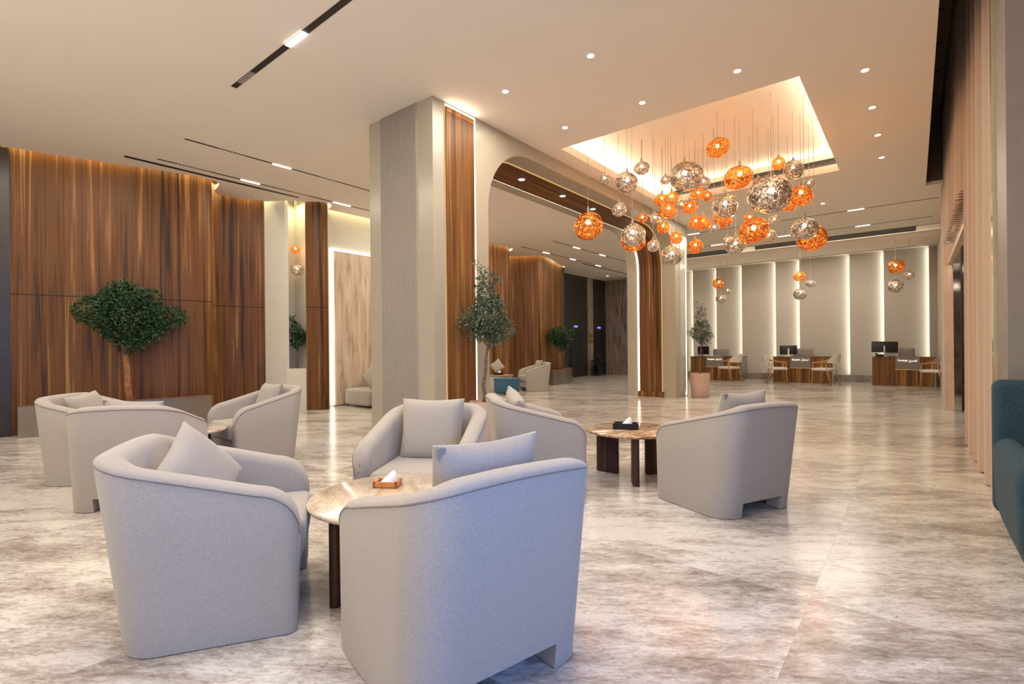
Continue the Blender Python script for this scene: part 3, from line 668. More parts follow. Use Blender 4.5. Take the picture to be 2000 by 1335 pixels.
cushion(*C[5][:3], 'cushion in the far left armchair by the planter', ly=-.14, z=.56, lean=24, roll=6)
cushion(*C[6][:3], 'cushion peeking over the armchair behind the front left one', ly=-.15, z=.575, lean=16, roll=5)
cushion(*C[7][:3], 'cushion in the armchair in front of the niche wall', ly=-.15, z=.575, lean=18)
# lounge by the travertine slab
tub(-7.32, 5.82, 100, 'cream tub armchair half hidden by the near portal leg, by the travertine slab')
lo = empty('lounge_seat', (-8.28, 5.95, 0), 0, 'low cream lounge seat against the travertine slab', 'sofa')
MB().rbox(-.38, -.40, .03, .38, .40, .345, .06, 4).build('seat', M['linen'], lo, smooth=True, angle=60)
MB().rbox(-.38, .08, .34, .38, .42, .64, .07, 4).build('backrest', M['linen'], lo, smooth=True, angle=60)
MB().box(-.34, -.36, 0, .34, .36, .03).build('plinth', M['black'], lo)
cushion(-8.08, 5.80, -80, 'cushion standing on its corner on the lounge seat by the travertine slab', ly=0, z=.60, lean=14, roll=45)
# lounge seen through the portal
tub(-7.62, 10.35, 236, 'cream tub armchair seen through the portal beside the blue stool')
cushion(-7.62, 10.35, 236, 'cushion in the armchair seen through the portal', ly=-.13, z=.60, lean=16)
bt = empty('low_console', (-8.12, 9.62, 0), 0, 'low boxy table with a wooden top seen through the portal', 'table')
MB().rbox(-.25, -.19, .0, .25, .19, .40, .02).build('body', M['taupe'], bt, smooth=True, angle=40); MB().rbox(-.27, -.21, .40, .27, .21, .43, .01).build('top', M['ash'], bt, smooth=True, angle=40)
cushion(-8.30, 9.72, -60, 'cushion beside the black tissue box at the low boxy table beyond the portal', ly=0, z=.63, lean=12, roll=38, sc=.8)
ot = empty('stool', (-7.60, 9.25, 0), 0, 'blue velvet drum stool in front of the low boxy table', 'stool')
MB().rbox(-.24, -.24, .02, .24, .24, .38, .08, 5).build('drum', M['blue_velvet'], ot, smooth=True, angle=60)
MB().rbox(-.242, -.242, .32, .242, .242, .385, .04, 4).build('top_pad', M['blue_velvet'], ot, smooth=True, angle=60)

# ================================================================== ROUND TABLES
def rtable(x, y, r_, mat, label, rot, zt_=.40):
    t = empty('side_table', (x, y, 0), rot, label, 'table')
    MB().lathe([(r_-.014, zt_-.024), (r_-.003, zt_-.018), (r_, zt_-.008), (r_-.003, zt_-.002), (r_-.008, zt_), (.001, zt_)], 64).build('tabletop', mat, t, smooth=True, angle=40)
    for k_ in range(3):
        a = k_*2*PI/3; m_ = MB(); s_ = r_/.40; pts = []
        for i in range(7): b = -PI/2+PI*i/6; pts.append((.335+.022*math.cos(b), .027*math.sin(b)))     # upright plate with rounded outer edge
        for i in range(7): b = PI/2+PI*i/6; pts.append((.15+.012*math.cos(b), .027*math.sin(b)))
        pts = [(p[0]*s_*math.cos(a)-p[1]*s_*math.sin(a), p[0]*s_*math.sin(a)+p[1]*s_*math.cos(a)) for p in pts]
        m_.prism(pts, .0, zt_-.024).build('leg', M['table_wood'], t, smooth=True, angle=40)
    return t
rtable(-1.96, 1.53, .40, M['table_marble'], 'round side table with cream marble top between the three nearest armchairs', math.radians(-88))
rtable(-1.88, 3.97, .385, M['table_brown'], 'round side table with brown veined marble top left of the right-hand armchair', math.radians(-60))
rtable(-5.10, 1.66, .33, M['table_marble'], 'round side table mostly hidden behind the left group of armchairs', 0)
# tissue boxes
def tissue_box(loc, rot, mat, w_, d_, h_, label):
    t = empty('tissue_box', loc, rot, label, 'tissue box')
    a, b = w_/2, d_/2
    MB().box(-a, -b, 0, a, b, .006).box(-a, -b, 0, a, -b+.012, h_).box(-a, b-.012, 0, a, b, h_).box(-a, -b, 0, -a+.012, b, h_).box(a-.012, -b, 0, a, b, h_).build('case', mat, t)
    MB().box(-a+.012, -b+.012, .006, a-.012, b-.012, h_*.55).build('lid', M['black'] if mat != M['black'] else M['black'], t)
    m_ = MB(); rr = random.Random(3); top = []
    R = [[(-.045, -.02, h_*.5), (.045, -.025, h_*.5), (.05, .02, h_*.5), (-.04, .022, h_*.5)], [(-.03, -.018, h_*.9), (.055, -.02, h_*.9), (.05, .012, h_*.95), (-.015, .016, h_)], [(.0, -.006, h_+.025), (.05, -.012, h_+.03), (.045, .006, h_+.032), (.01, .004, h_+.03)], [(.028, -.002, h_+.05), (.04, -.004, h_+.052), (.038, .002, h_+.05), (.03, .001, h_+.05)]]
    m_.loft(R).build('tissue', M['tissue'], t, smooth=True); return t
tb = tissue_box((-1.93, 3.95, .4), math.radians(22), M['black'], .21, .12, .05, 'black tissue box on the brown marble table')
def text_obj(body, size, ext, mat, parent, loc, rot, name='lettering', fit=None, ky=1.0):
    c = bpy.data.curves.new(name, 'FONT'); c.body = body; c.size = size; c.extrude = ext; c.align_x = 'CENTER'; c.align_y = 'CENTER'
    o = bpy.data.objects.new('tmp', c); COL.objects.link(o); dg = bpy.context.evaluated_depsgraph_get(); me = bpy.data.meshes.new_from_object(o.evaluated_get(dg)); me.materials.clear(); me.materials.append(mat)
    bpy.data.objects.remove(o)
    if fit:
        xs_ = [v.co.x for v in me.vertices]; k_ = fit/(max(xs_)-min(xs_)); me.transform(Matrix.Diagonal((k_, max(k_, .9*ky), 1, 1)))
    q = bpy.data.objects.new(name, me); COL.objects.link(q); q.parent = parent; q.location = loc; q.rotation_euler = rot; return q
tt_ = AZ(757, 945, .41)
tissue_box((tt_.x, tt_.y, .4), math.radians(33), M['orange_wood'], .125, .085, .03, 'open orange wood tissue tray on the cream marble table')
tissue_box((-8.08, 9.52, .43), math.radians(20), M['black'], .22, .12, .06, 'black tissue box on the low boxy table beyond the portal')

# ================================================================== BLUE SOFA, right edge
bs = empty('wing_sofa', (.9, 3.75, 0), 0, 'teal blue upholstered sofa cut off by the right edge', 'sofa')
MB().rbox(-.54, .32, .10, .6, .46, .885, .045, 4).build('backrest', M['blue_fabric'], bs, smooth=True, angle=60)
def arm_ring(y, k_):
    x0, x1 = -.545+.02*k_, -.41-.015*k_; z0, z1 = .025+.05*k_, .55-.05*k_
    pts = []; xm = (x0+x1)/2; w_ = (x1-x0)/2
    for i in range(9): a = PI-PI*i/8; pts.append((xm+w_*math.cos(a), y, z1-w_*1.3+w_*1.3*math.sin(a)))
    pts += [(x1, y, z0+.10), (x1-.02, y, z0+.02), (x1-.05, y, z0), (x0+.07, y, z0), (x0+.04, y, z0+.04), (x0+.012, y, z0+.14)]
    return pts
MB().loft([arm_ring(-.56, 1), arm_ring(-.55, .5), arm_ring(-.52, .15), arm_ring(-.47, 0), arm_ring(.32, 0)]).build('arm', M['blue_fabric'], bs, smooth=True, angle=60)
MB().rbox(-.41, -.46, .06, .6, .32, .42, .05, 4).build('seat', M['blue_velvet'], bs, smooth=True, angle=60)

# ================================================================== CURTAINS and entrance
def curtain(y0, y1, z0, z1, label, seed, x=.43, amp=.038, wl=.14):
    rr = random.Random(seed); n_ = int((y1-y0)/wl*8); ph = 0; pts = []
    for i in range(n_+1):
        y = y0+(y1-y0)*i/n_; ph += 2*PI/8*(1+rr.uniform(-.35, .35)); pts.append((x+amp*math.sin(ph)+.008*math.sin(i*.37), y))
    rings = []
    for z, k_ in ((z0, 1.15), (z0+(z1-z0)*.5, 1.0), (z1, .85)):
        rings.append([(x+(p[0]-x)*k_, p[1], z) for p in pts]+[(x+(p[0]-x)*k_+.006, p[1], z) for p in pts[::-1]])
    return tag(MB().loft(rings).build('curtain', M['curtain'], smooth=True, angle=75), label, 'curtain', None)
curtain(4.94, 7.30, .01, 4.9, 'peach floor-length pleated curtain nearest the blue sofa', 1, x=.468, wl=.24, amp=.038)
curtain(7.34, 10.96, 2.78, 4.9, 'peach pleated curtain hanging above the entrance doorway', 2)
curtain(10.98, 11.3, .01, 3.76, 'narrow peach curtain strip beyond the entrance doorway', 3, x=.385, amp=.012)
ent = empty('entrance_frame', (.47, 9.3, 0), 0, 'mirror-lined entrance frame set between the peach curtains on the right', 'doorway')
MB().box(-.0, -1.96, 0, .03, -1.90, 2.76).build('post', M['steel'], ent); MB().box(-.08, 1.60, 0, .03, 1.66, 2.76).build('post', M['copper_frame'], ent)
MB().box(-.03, -1.90, 2.40, .03, 1.62, 2.47).build('header', M['copper_frame'], ent); MB().box(-.008, -1.90, 2.47, .008, 1.62, 2.76).build('transom_mirror', M['mirror'], ent)
MB().box(.03, 1.54, 0, .12, 1.60, 2.40).build('jamb', M['mirror'], ent)
# vestibule behind the frame
struct('wall_vestibule', MB().box(.62, 11.10, 0, 1.9, 11.2, 2.75).box(1.9, 7.5, 0, 2.0, 11.2, 2.75).box(.62, 7.4, 2.75, 2.0, 11.2, 2.85).box(.62, 7.4, 0, 2.0, 7.5, 2.75), M['dark_marble'])
la = empty('lattice_screen', (.95, 9.0, 0), 0, 'backlit golden lattice screen inside the entrance vestibule', 'screen')
MB().box(0, -.9, 1.0, .01, .9, 2.35).build('glow_panel', emis('screen_glow', (1, .80, .45, 1), 1.6), la)
k = MB()
for i in range(6): k.box(-.02, -.9, 1.0+i*.25, 0, .9, 1.03+i*.25)
k.box(-.02, -.92, 0, 0, -.88, 2.4).build('bars', M['black'], la)
MB().box(-.01, -.9, 0, .005, .9, .98).build('lower_panel', flat('blue_glass', (.06, .11, .16, 1), .1), la)
st = empty('sculpture', (.80, 10.75, 0), 0, 'tall black abstract sculpture glimpsed in the entrance vestibule', 'sculpture')
MB().tube([(0, 0, 0), (-.04, 0, .25), (.03, .02, .6), (-.05, 0, .9), (.05, 0, 1.1), (-.04, 0, 1.3), (0, 0, 1.5)], .07, 12, [.10, .08, .10, .06, .12, .05, .02]).build('body', M['black'], st, smooth=True)
point('vestibule_lamp', (.8, 9.6, 2.5), 14, WARM, .06)

# ================================================================== PLANTS
def planter_run(path, h_, label, w_=.30):
    a = path; b = offset_path(path, -w_); m_ = MB()
    pts = [(p.x, p.y) for p in a]+[(p.x, p.y) for p in b[::-1]]
    r = empty('planter', (0, 0, 0), 0, label, 'planter')
    m_.prism(pts[::-1], 0, h_).build('trough', M['bronze'], r, smooth=True, angle=40)
    ii = offset_path(path, -.03); jj = offset_path(path, -w_+.02)
    MB().prism(([(p.x, p.y) for p in ii]+[(p.x, p.y) for p in jj[::-1]])[::-1], h_-.02, h_+.008).build('soil', M['soil'], r)
    return r
planter_run([Vector(p) for p in ((-8.96, 1.03), (-8.80, 1.5), (-8.62, 2.1), (-8.50, 2.6), (-8.48, 2.9), (-8.50, 3.14))], .40, 'low bronze planter box running along the foot of the near timber wall', .17)
planter_run(smooth_path([(-8.20, 12.1), (-8.22, 12.7), (-8.42, 13.4), (-8.80, 14.15)], 4), .42, 'low bronze planter box under the round shrub beyond the portal', .30)
def foliage(blobs, n_, leaf_l, leaf_w, seed, mat, parent, name='foliage', gap=.0):
    rr = random.Random(seed); m_ = MB(); tot = sum(b[3]*b[4]*b[5] for b in blobs)
    for b in blobs:
        k_ = int(n_*b[3]*b[4]*b[5]/tot)
        for _ in range(k_):
            th = rr.uniform(0, 2*PI); cz = rr.uniform(-1, 1); sr = math.sqrt(1-cz*cz); rad = rr.uniform(.35, 1.0)**.5
            p = Vector((b[0]+b[3]*rad*sr*math.cos(th), b[1]+b[4]*rad*sr*math.sin(th), b[2]+b[5]*rad*cz))
            d = Vector((rr.gauss(0, 1), rr.gauss(0, 1), rr.gauss(.2, .8))).normalized(); s_ = d.cross(Vector((rr.gauss(0, 1), rr.gauss(0, 1), rr.gauss(0, 1)))).normalized(); up2 = s_.cross(d)
            L = leaf_l*rr.uniform(.7, 1.25); W = leaf_w*rr.uniform(.7, 1.2); q = len(m_.v)
            m_.v += [tuple(p), tuple(p+d*L*.5+s_*W*.5+up2*L*.06), tuple(p+d*L), tuple(p+d*L*.5-s_*W*.5+up2*L*.06), tuple(p+d*L*.5-up2*L*.05)]
            m_.f += [(q, q+1, q+4), (q+1, q+2, q+4), (q+2, q+3, q+4), (q+3, q, q+4)]
    return m_.build(name, mat, parent)
def trunk(pts, radii, branches, mat, parent):
    m_ = MB().tube(pts, .02, 8, radii); t_ = m_.build('trunk', mat, parent, smooth=True)
    for bp, br in branches: MB().tube(bp, .01, 6, br).build('branch', mat, parent, smooth=True)
    return t_
# shrub at the near timber wall
b1 = AX(255, 625, -8.50)
sh = empty('shrub_tree', (-8.66, b1.y, .40), 0, 'wide dark green shrub on a reddish trunk in front of the near timber wall', 'tree')
trunk([(0, .02, 0), (-.01, 0, .25), (.01, -.01, .5), (0, -.04, .75), (.02, -.06, 1.05), (.04, -.08, 1.4)], [.05, .042, .04, .035, .028, .012], [([(.0, -.03, .72), (.05, .1, .9), (.08, .3, 1.15)], [.025, .018, .008]), ([(0, -.04, .75), (.03, -.2, .95), (.05, -.4, 1.2)], [.022, .015, .008]), ([(.01, -.05, .9), (.14, -.02, 1.1), (.2, .05, 1.3)], [.02, .012, .007])], M['trunk_orange'], sh)
foliage([(.10, .0, 1.16, .26, .46, .34), (.12, -.42, 1.24, .20, .22, .20), (.12, .44, 1.18, .20, .26, .20), (.12, -.05, 1.42, .22, .30, .24), (.10, -.08, 1.60, .12, .14, .12), (.10, .24, 1.46, .16, .18, .14), (.1, -.22, 1.44, .14, .16, .12), (.1, .0, .80, .16, .18, .16), (.1, .06, .98, .22, .40, .22), (.12, .62, 1.20, .10, .10, .10)], 6400, .062, .026, 5, M['leaf'], sh)
# shrub beyond the portal
sh2 = empty('shrub_tree', (-8.42, 12.75, .42), 0, 'rounded green shrub on thin trunk beyond the portal before the elevator hall', 'tree')
trunk([(0, 0, 0), (.02, .04, .25), (0, .02, .55), (.03, .0, .8)], [.03, .025, .02, .01], [([(0, .02, .5), (.08, .12, .6), (.12, .25, .75)], [.015, .01, .006]), ([(0, .02, .5), (.08, -.12, .65), (.1, -.25, .8)], [.015, .01, .006])], M['trunk_orange'], sh2)
foliage([(.05, .05, .98, .30, .40, .32), (.05, .42, 1.08, .22, .24, .22), (.05, -.25, 1.05, .24, .24, .26), (.1, 0, .75, .2, .22, .18)], 2600, .075, .032, 6, M['leaf'], sh2)
# small tree in the niche
nt = empty('niche_tree', (-8.92, 4.74, .76), 0, 'small green tree standing in the tall cream wall niche', 'tree')
trunk([(0, 0, 0), (.01, .01, .2), (-.01, 0, .4), (0, .01, .62)], [.014, .012, .011, .006], [([(0, 0, .38), (.05, .05, .5), (.08, .08, .6)], [.008, .006, .004])], M['trunk'], nt)
foliage([(0, 0, .52, .14, .14, .16), (.05, -.06, .72, .11, .12, .14), (0, -.08, .88, .07, .07, .09), (.02, .06, .6, .12, .10, .14)], 700, .06, .03, 8, M['leaf'], nt)
# potted olive trees
def pot_shape(h_, r0, r1): return [(.001, .0), (r0, .0), (r0+.012, .012), ((r0+r1)/2+.012, h_*.4), (r1+.004, h_*.8), (r1, h_), (r1-.02, h_), (r1-.024, h_-.05), (.001, h_-.05)]
def olive(x, y, sc, label, seed, pot_h, r0, r1, th, rot=0):
    t = empty('potted_olive_tree', (x, y, 0), rot, label, 'tree')
    MB().lathe(pot_shape(pot_h, r0, r1), 40).build('pot', M['terracotta'], t, smooth=True, angle=50)
    MB().lathe([(r1-.03, pot_h-.045), (r1*.5, pot_h-.025), (.001, pot_h-.02)], 24).build('bark_chips', M['soil'], t, smooth=True)
    z = pot_h-.03
    trunk([(0, 0, z), (.01, .0, z+.1*sc), (-.012, .01, z+.25*sc), (.015, 0, z+.42*sc), (.02, .0, z+.6*sc), (.05, .01, z+.82*sc), (.05, 0, z+1.1*sc), (.03, 0, z+1.4*sc)], [.032*sc, .026*sc, .024*sc, .021*sc, .019*sc, .015*sc, .011*sc, .005],
          [([(.03, 0, z+.68*sc), (.10*sc, .04, z+.82*sc), (.14*sc, .05, z+1.0*sc)], [.012*sc, .010*sc, .005]), ([(.03, 0, z+.78*sc), (-.06*sc, -.04, z+.92*sc), (-.14*sc, -.05, z+1.1*sc)], [.010*sc, .008*sc, .004])], M['trunk'], t)
    B = [(b[0]*sc, b[1]*sc, z+b[2]*sc, b[3]*sc, b[4]*sc, b[5]*sc) for b in th]
    foliage(B, 3000 if y < 9 else 1500, .066*sc, .021*sc, seed, M['olive_leaf'], t)
    return t
TH = [(.05, 0, 1.14, .26, .26, .30), (-.16, 0, 1.10, .20, .18, .14), (.22, .0, 1.00, .20, .18, .16), (.04, 0, 1.45, .16, .16, .22), (.09, 0, 1.66, .13, .12, .12), (-.05, 0, 1.62, .08, .08, .10), (-.10, 0, 1.86, .06, .06, .06), (.0, 0, 1.78, .07, .07, .1), (-.05, 0, .92, .14, .14, .10), (.16, 0, .86, .14, .14, .12), (.16, 0, 1.3, .12, .12, .14)]
olive(-3.69, 4.10, .82, 'slender potted olive tree beside the glowing strip of the near portal leg', 11, .52, .14, .165, TH, YAW)
TH2 = [(b[0]*.8, b[1]*.8, b[2], b[3]*.95, b[4]*.95, b[5]*1.05) for b in TH]
olive(-3.62, 10.98, .82, 'olive tree in a blush pot beside the far portal leg', 12, .52, .165, .20, TH2, YAW)

# ================================================================== RECEPTION
DY = 16.7
def desk(ul, ur, label, txt_l, txt_r, mon, sgn, xr=None):
    x0 = AY(ul, 700, DY).x; x1 = xr if xr else AY(ur, 700, DY).x
    d = empty('reception_desk', (x0, DY, 0), 0, label, 'desk', None); W = x1-x0
    MB().box(0, 0, 0, W, .05, .74).box(0, .05, 0, .04, .70, .74).build('front_panel', M['walnut_fine'], d)
    MB().box(W, 0, 0, W+.03, .70, .74).build('side_panel', M['bronze'], d)
    MB().box(-.005, -.01, .74, W+.035, .72, .765).build('worktop', M['walnut_along'], d)
    s0 = AY(sgn[0], 700, DY).x-x0; s1 = AY(sgn[1], 700, DY).x-x0
    pl = MB().box(s0, -.05, .44, s1, -.005, .78).build('sign_plate', M['grey_sign'], d)
    MB().box(s0-.02, -.03, .428, s1+.02, -.02, .436).build('glow_strip', M['led_warm'], d)
    wl = (s1-s0); text_obj(txt_l, .078, .002, M['sign_glow'], pl, (s0+wl*.29, -.056, .675), (PI/2, 0, 0), fit=wl*.40); text_obj(txt_r, .085, .002, M['sign_glow'], pl, (s0+wl*.72, -.056, .675), (PI/2, 0, 0), fit=wl*.34)
    return d, x0, x1
def jn(t):   # visual order of joined forms
    return t
ar_rec = '\uFEDD\uFE8E\uFE92\uFED8\uFE98\uFEB3\uFE8D'
ar_con = '\uFE9D\uFEAE\uFEF4\uFEB4\uFEE7\uFEEE\uFEDB'
d1, a0, a1 = desk(1349, 1446, 'walnut reception desk at left, behind the blush pot', 'Reception', ar_rec, 0, (1380, 1414))
d2, m0, m1 = desk(1510, 1625, 'walnut reception desk in the middle, between two guest chairs', 'Reception', ar_rec, 0, (1544, 1584))
d3, r0_, r1_ = desk(1703, 1840, 'walnut reception desk at right, beside the entrance curtains', 'Concierge', ar_con, 0, (1749, 1797), xr=.40)
def monitor(x, y, wd, ht, tilt, label, rz, zc=1.0):
    o = empty('monitor', (x, y, .765), rz, label, 'monitor')
    MB().rbox(-wd/2, -.015, zc-.765-ht/2, wd/2, .02, zc-.765+ht/2, .008).xf(Matrix.Rotation(tilt, 4, 'Y')).build('screen', M['black'], o, smooth=True, angle=40)
    MB().box(-.018, -.045, 0, .018, -.03, zc-.765+.04).build('stand', M['steel'], o)
    MB().rbox(-.11, -.12, 0, .11, .06, .012, .005).build('foot', M['steel'], o); return o
q = AY(1540, 680, DY+.30); monitor(q.x, DY+.3, .46, .27, -.02, 'black desktop monitor on the middle reception desk', math.radians(8), .96)
q = AY(1374, 680, DY+.30); monitor(q.x, DY+.3, .42, .27, -.02, 'black desktop monitor on the left reception desk', math.radians(-18), .96)
q = AY(1727, 680, DY+.30); monitor(q.x, DY+.3, .58, .30, .03, 'large black tilted monitor on the right reception desk', math.radians(5), 1.03)
q = AY(1718, 690, DY+.2); ph = empty('desk_phone', (q.x, DY+.16, .765), 0, 'black desk phone under the tilted monitor', 'telephone')
MB().rbox(-.09, -.07, 0, .09, .07, .07, .015).build('body', M['black'], ph, smooth=True, angle=40); MB().rbox(-.10, -.02, .07, -.04, .06, .10, .012).build('handset', M['black'], ph, smooth=True, angle=40)
for u_, l_ in ((1738, 'right'), (1560, 'middle'), (1396, 'left')):
    q = AY(u_, 695, DY+.28); tag(MB().rbox(-.17, -.06, 0, .17, .06, .02, .006).build('keyboard', M['black'] if l_ != 'left' else M['white'], loc=(q.x, DY+.25, .765)), '%s keyboard lying on the %s reception desk' % ('dark' if l_ != 'left' else 'pale', l_), 'keyboard')
q = AY(1740, 690, DY+.3); tag(MB().rbox(-.13, -.06, 0, .13, .06, .16, .01).build('printer', M['white'], loc=(q.x+.03, DY+.5, .765)), 'small white card printer behind the tilted monitor', 'printer')
def staff_chair(u_, label):
    q = AY(u_, 690, 17.52); o = empty('office_chair', (q.x, 17.52, 0), 0, label, 'office chair')
    MB().rbox(-.27, .02, .46, .27, .10, 1.0, .05, 4).build('backrest', M['grey_shell'], o, smooth=True, angle=60); MB().rbox(-.25, -.22, .42, .25, .12, .50, .03).build('seat', M['grey_shell'], o, smooth=True, angle=60)
    MB().tube([(0, -.02, .05), (0, -.02, .42)], .025, 10).build('column', M['steel'], o)
    for i in range(5): a = i*2*PI/5; MB().tube([(0, -.02, .06), (.25*math.cos(a), -.02+.25*math.sin(a), .03)], .016, 8).build('spoke', M['black'], o)
staff_chair(1408, 'grey office chair behind the left reception desk'); staff_chair(1568, 'grey office chair behind the middle reception desk'); staff_chair(1762, 'grey office chair behind the right reception desk')
def guest_chair():
    o = empty('guest_chair')
    MB().rbox(-.23, -.22, .40, .23, .24, .47, .025, 3).build('seat', M['white_shell'], o, smooth=True, angle=60)
    for sx in (-1, 1):
        MB().tube([(sx*.22, .22, .0), (sx*.215, .20, .35), (sx*.22, .19, .60)], .016, 8).build('leg', M['ash'], o, smooth=True)
        MB().tube([(sx*.22, -.30, .0), (sx*.215, -.20, .35), (sx*.23, -.16, .60)], .016, 8).build('leg', M['ash'], o, smooth=True)
    pts = [(-.225, .22, .605), (-.24, .05, .625), (-.25, -.15, .66), (-.18, -.28, .72), (0, -.33, .75), (.18, -.28, .72), (.25, -.15, .66), (.24, .05, .625), (.225, .22, .605)]
    MB().tube(pts, .018, 8).build('arm_rail', M['ash'], o, smooth=True)
    rings = []
    for i in range(11):
        a = math.radians(-155+130*i/10); x, y = .27*math.cos(a), -.07+.28*math.sin(a); k_ = math.sin(PI*i/10)**.6
        zb, zt2 = .60+.02*(1-k_), .62+.24*k_
        rings.append([(x, y, zb), (x*1.08, y*1.08-.02*k_, zt2), (x*1.12, y*1.12-.02*k_, zt2), (x*1.05, y*1.05, zb)])
    MB().loft(rings).build('backrest', M['white_shell'], o, smooth=True, angle=60)
    return o
gc = guest_chair(); first = True
for u_, y_, deg, l_ in ((1424, 16.15, 155, 'light wooden guest chair with white back at the left reception desk'), (1518, 16.1, 20, 'light wooden guest chair on the left of the middle reception desk'), (1610, 16.1, 158, 'light wooden guest chair on the right of the middle reception desk'), (1828, 16.05, 150, 'light wooden guest chair at the right reception desk, partly behind the curtain')):
    o = gc if first else copy_tree(gc); first = False
    p = AY(u_, 730, y_); o.location = (p.x, y_, 0); o.rotation_euler = (0, 0, math.radians(deg-90)); tag(o, l_, 'chair', 'wooden guest chairs')
# elevator hall furniture
for y_, u_ in ((16.0, 0), (17.75, 0)):
    ed = struct('door_%d' % (1 if y_ < 17 else 2), MB().box(-9.80, y_-.42, 0, -9.775, y_+.42, 1.74), M['black_track'])
    MB().box(-9.774, y_-.01, 0, -9.77, y_+.01, 1.72).build('leaf_gap', M['dark_wall'], ed)
    tag(MB().box(0, -.10, 0, .02, .10, .06).build('floor_indicator', M['blue_led'], loc=(-9.79, y_-.02, 1.84)), 'small blue lit floor indicator over the %s elevator door' % ('left' if y_ < 17 else 'right'), 'indicator')
for z_, l_ in ((1.47, 'upper'), (1.26, 'lower')):
    tag(MB().box(0, -.15, 0, .012, .15, .15).build('wall_plaque', M['brass'], loc=(-9.76, 17.02, z_)), '%s small bronze plaque on the stone strip between the elevators' % l_, 'plaque')
ct = empty('console_table', (-9.45, 17.05, 0), 0, 'small black console table between the two elevators', 'table')
MB().rbox(-.15, -.32, .56, .15, .32, .60, .01).build('top', M['black'], ct)
for a in (-1, 1):
    for b in (-1, 1): MB().box(a*.12-.012, b*.28-.012, 0, a*.12+.012, b*.28+.012, .56).build('leg', M['black'], ct)
MB().box(-.10, -.22, .08, .10, .22, .40).build('shelf_box', M['black'], ct)
vs = tag(MB().tube([(0, 0, 0), (.01, 0, .12), (0, .02, .25), (.02, .05, .4)], .02, 8, [.035, .05, .015, .004]).build('vase', M['black'], loc=(-9.45, 17.0, .60), smooth=True), 'slim dark vase on the console between the elevators', 'vase')

# ================================================================== PENDANTS
def blob(seed, sx=1, sz=1, amp=.15):
    rr = random.Random(seed); ks = [(Vector((rr.gauss(0, 1), rr.gauss(0, 1), rr.gauss(0, 1))).normalized(), rr.uniform(-1, 1), rr.uniform(2.2, 4)) for _ in range(7)]
    def fn(d): return 1+amp*sum(a*math.exp(-((1-d.dot(k_))*q_)) for k_, a, q_ in ks)
    return fn
protos = {}
def pendant(p, r_, mat, top, label, seed, group=None, light=0, bulb_z=.2):
    """one hanging globe: p is the globe centre, top the height its cord starts from"""
    o = empty('pendant_lamp', (p.x, p.y, p.z), 0, label, 'pendant lamp', group)
    m_ = MB().sphere((0, 0, 0), r_, 28, 18, blob(seed)); m_.v = [(x*(1+.06*math.sin(seed)), y, z*(.90+.08*math.cos(seed*1.7))) for x, y, z in m_.v]
    m_.xf(Matrix.Rotation(.35*math.sin(seed*2.3), 4, 'X') @ Matrix.Rotation(.35*math.cos(seed*1.3), 4, 'Y')).build('globe', M[mat], o, smooth=True)
    MB().tube([(0, 0, r_*.80), (0, 0, top-p.z)], .0035, 6).build('cord', M['cord'], o)
    MB().lathe([(.016, r_*.80), (.016, r_*1.15), (.006, r_*1.35), (.001, r_*1.35)], 12).build('cap', M['cord'], o, smooth=True, angle=40)
    MB().sphere((0, 0, r_*.25), max(.018, r_*.17), 10, 8).build('bulb', M['bulb'], o, smooth=True)
    if light: point('pendant_glow', (p.x, p.y, p.z), light, (1, .66, .42) if mat == 'copper' else (1, .85, .65), max(.02, r_*.3)).parent = None
    return o
WT = H+.34
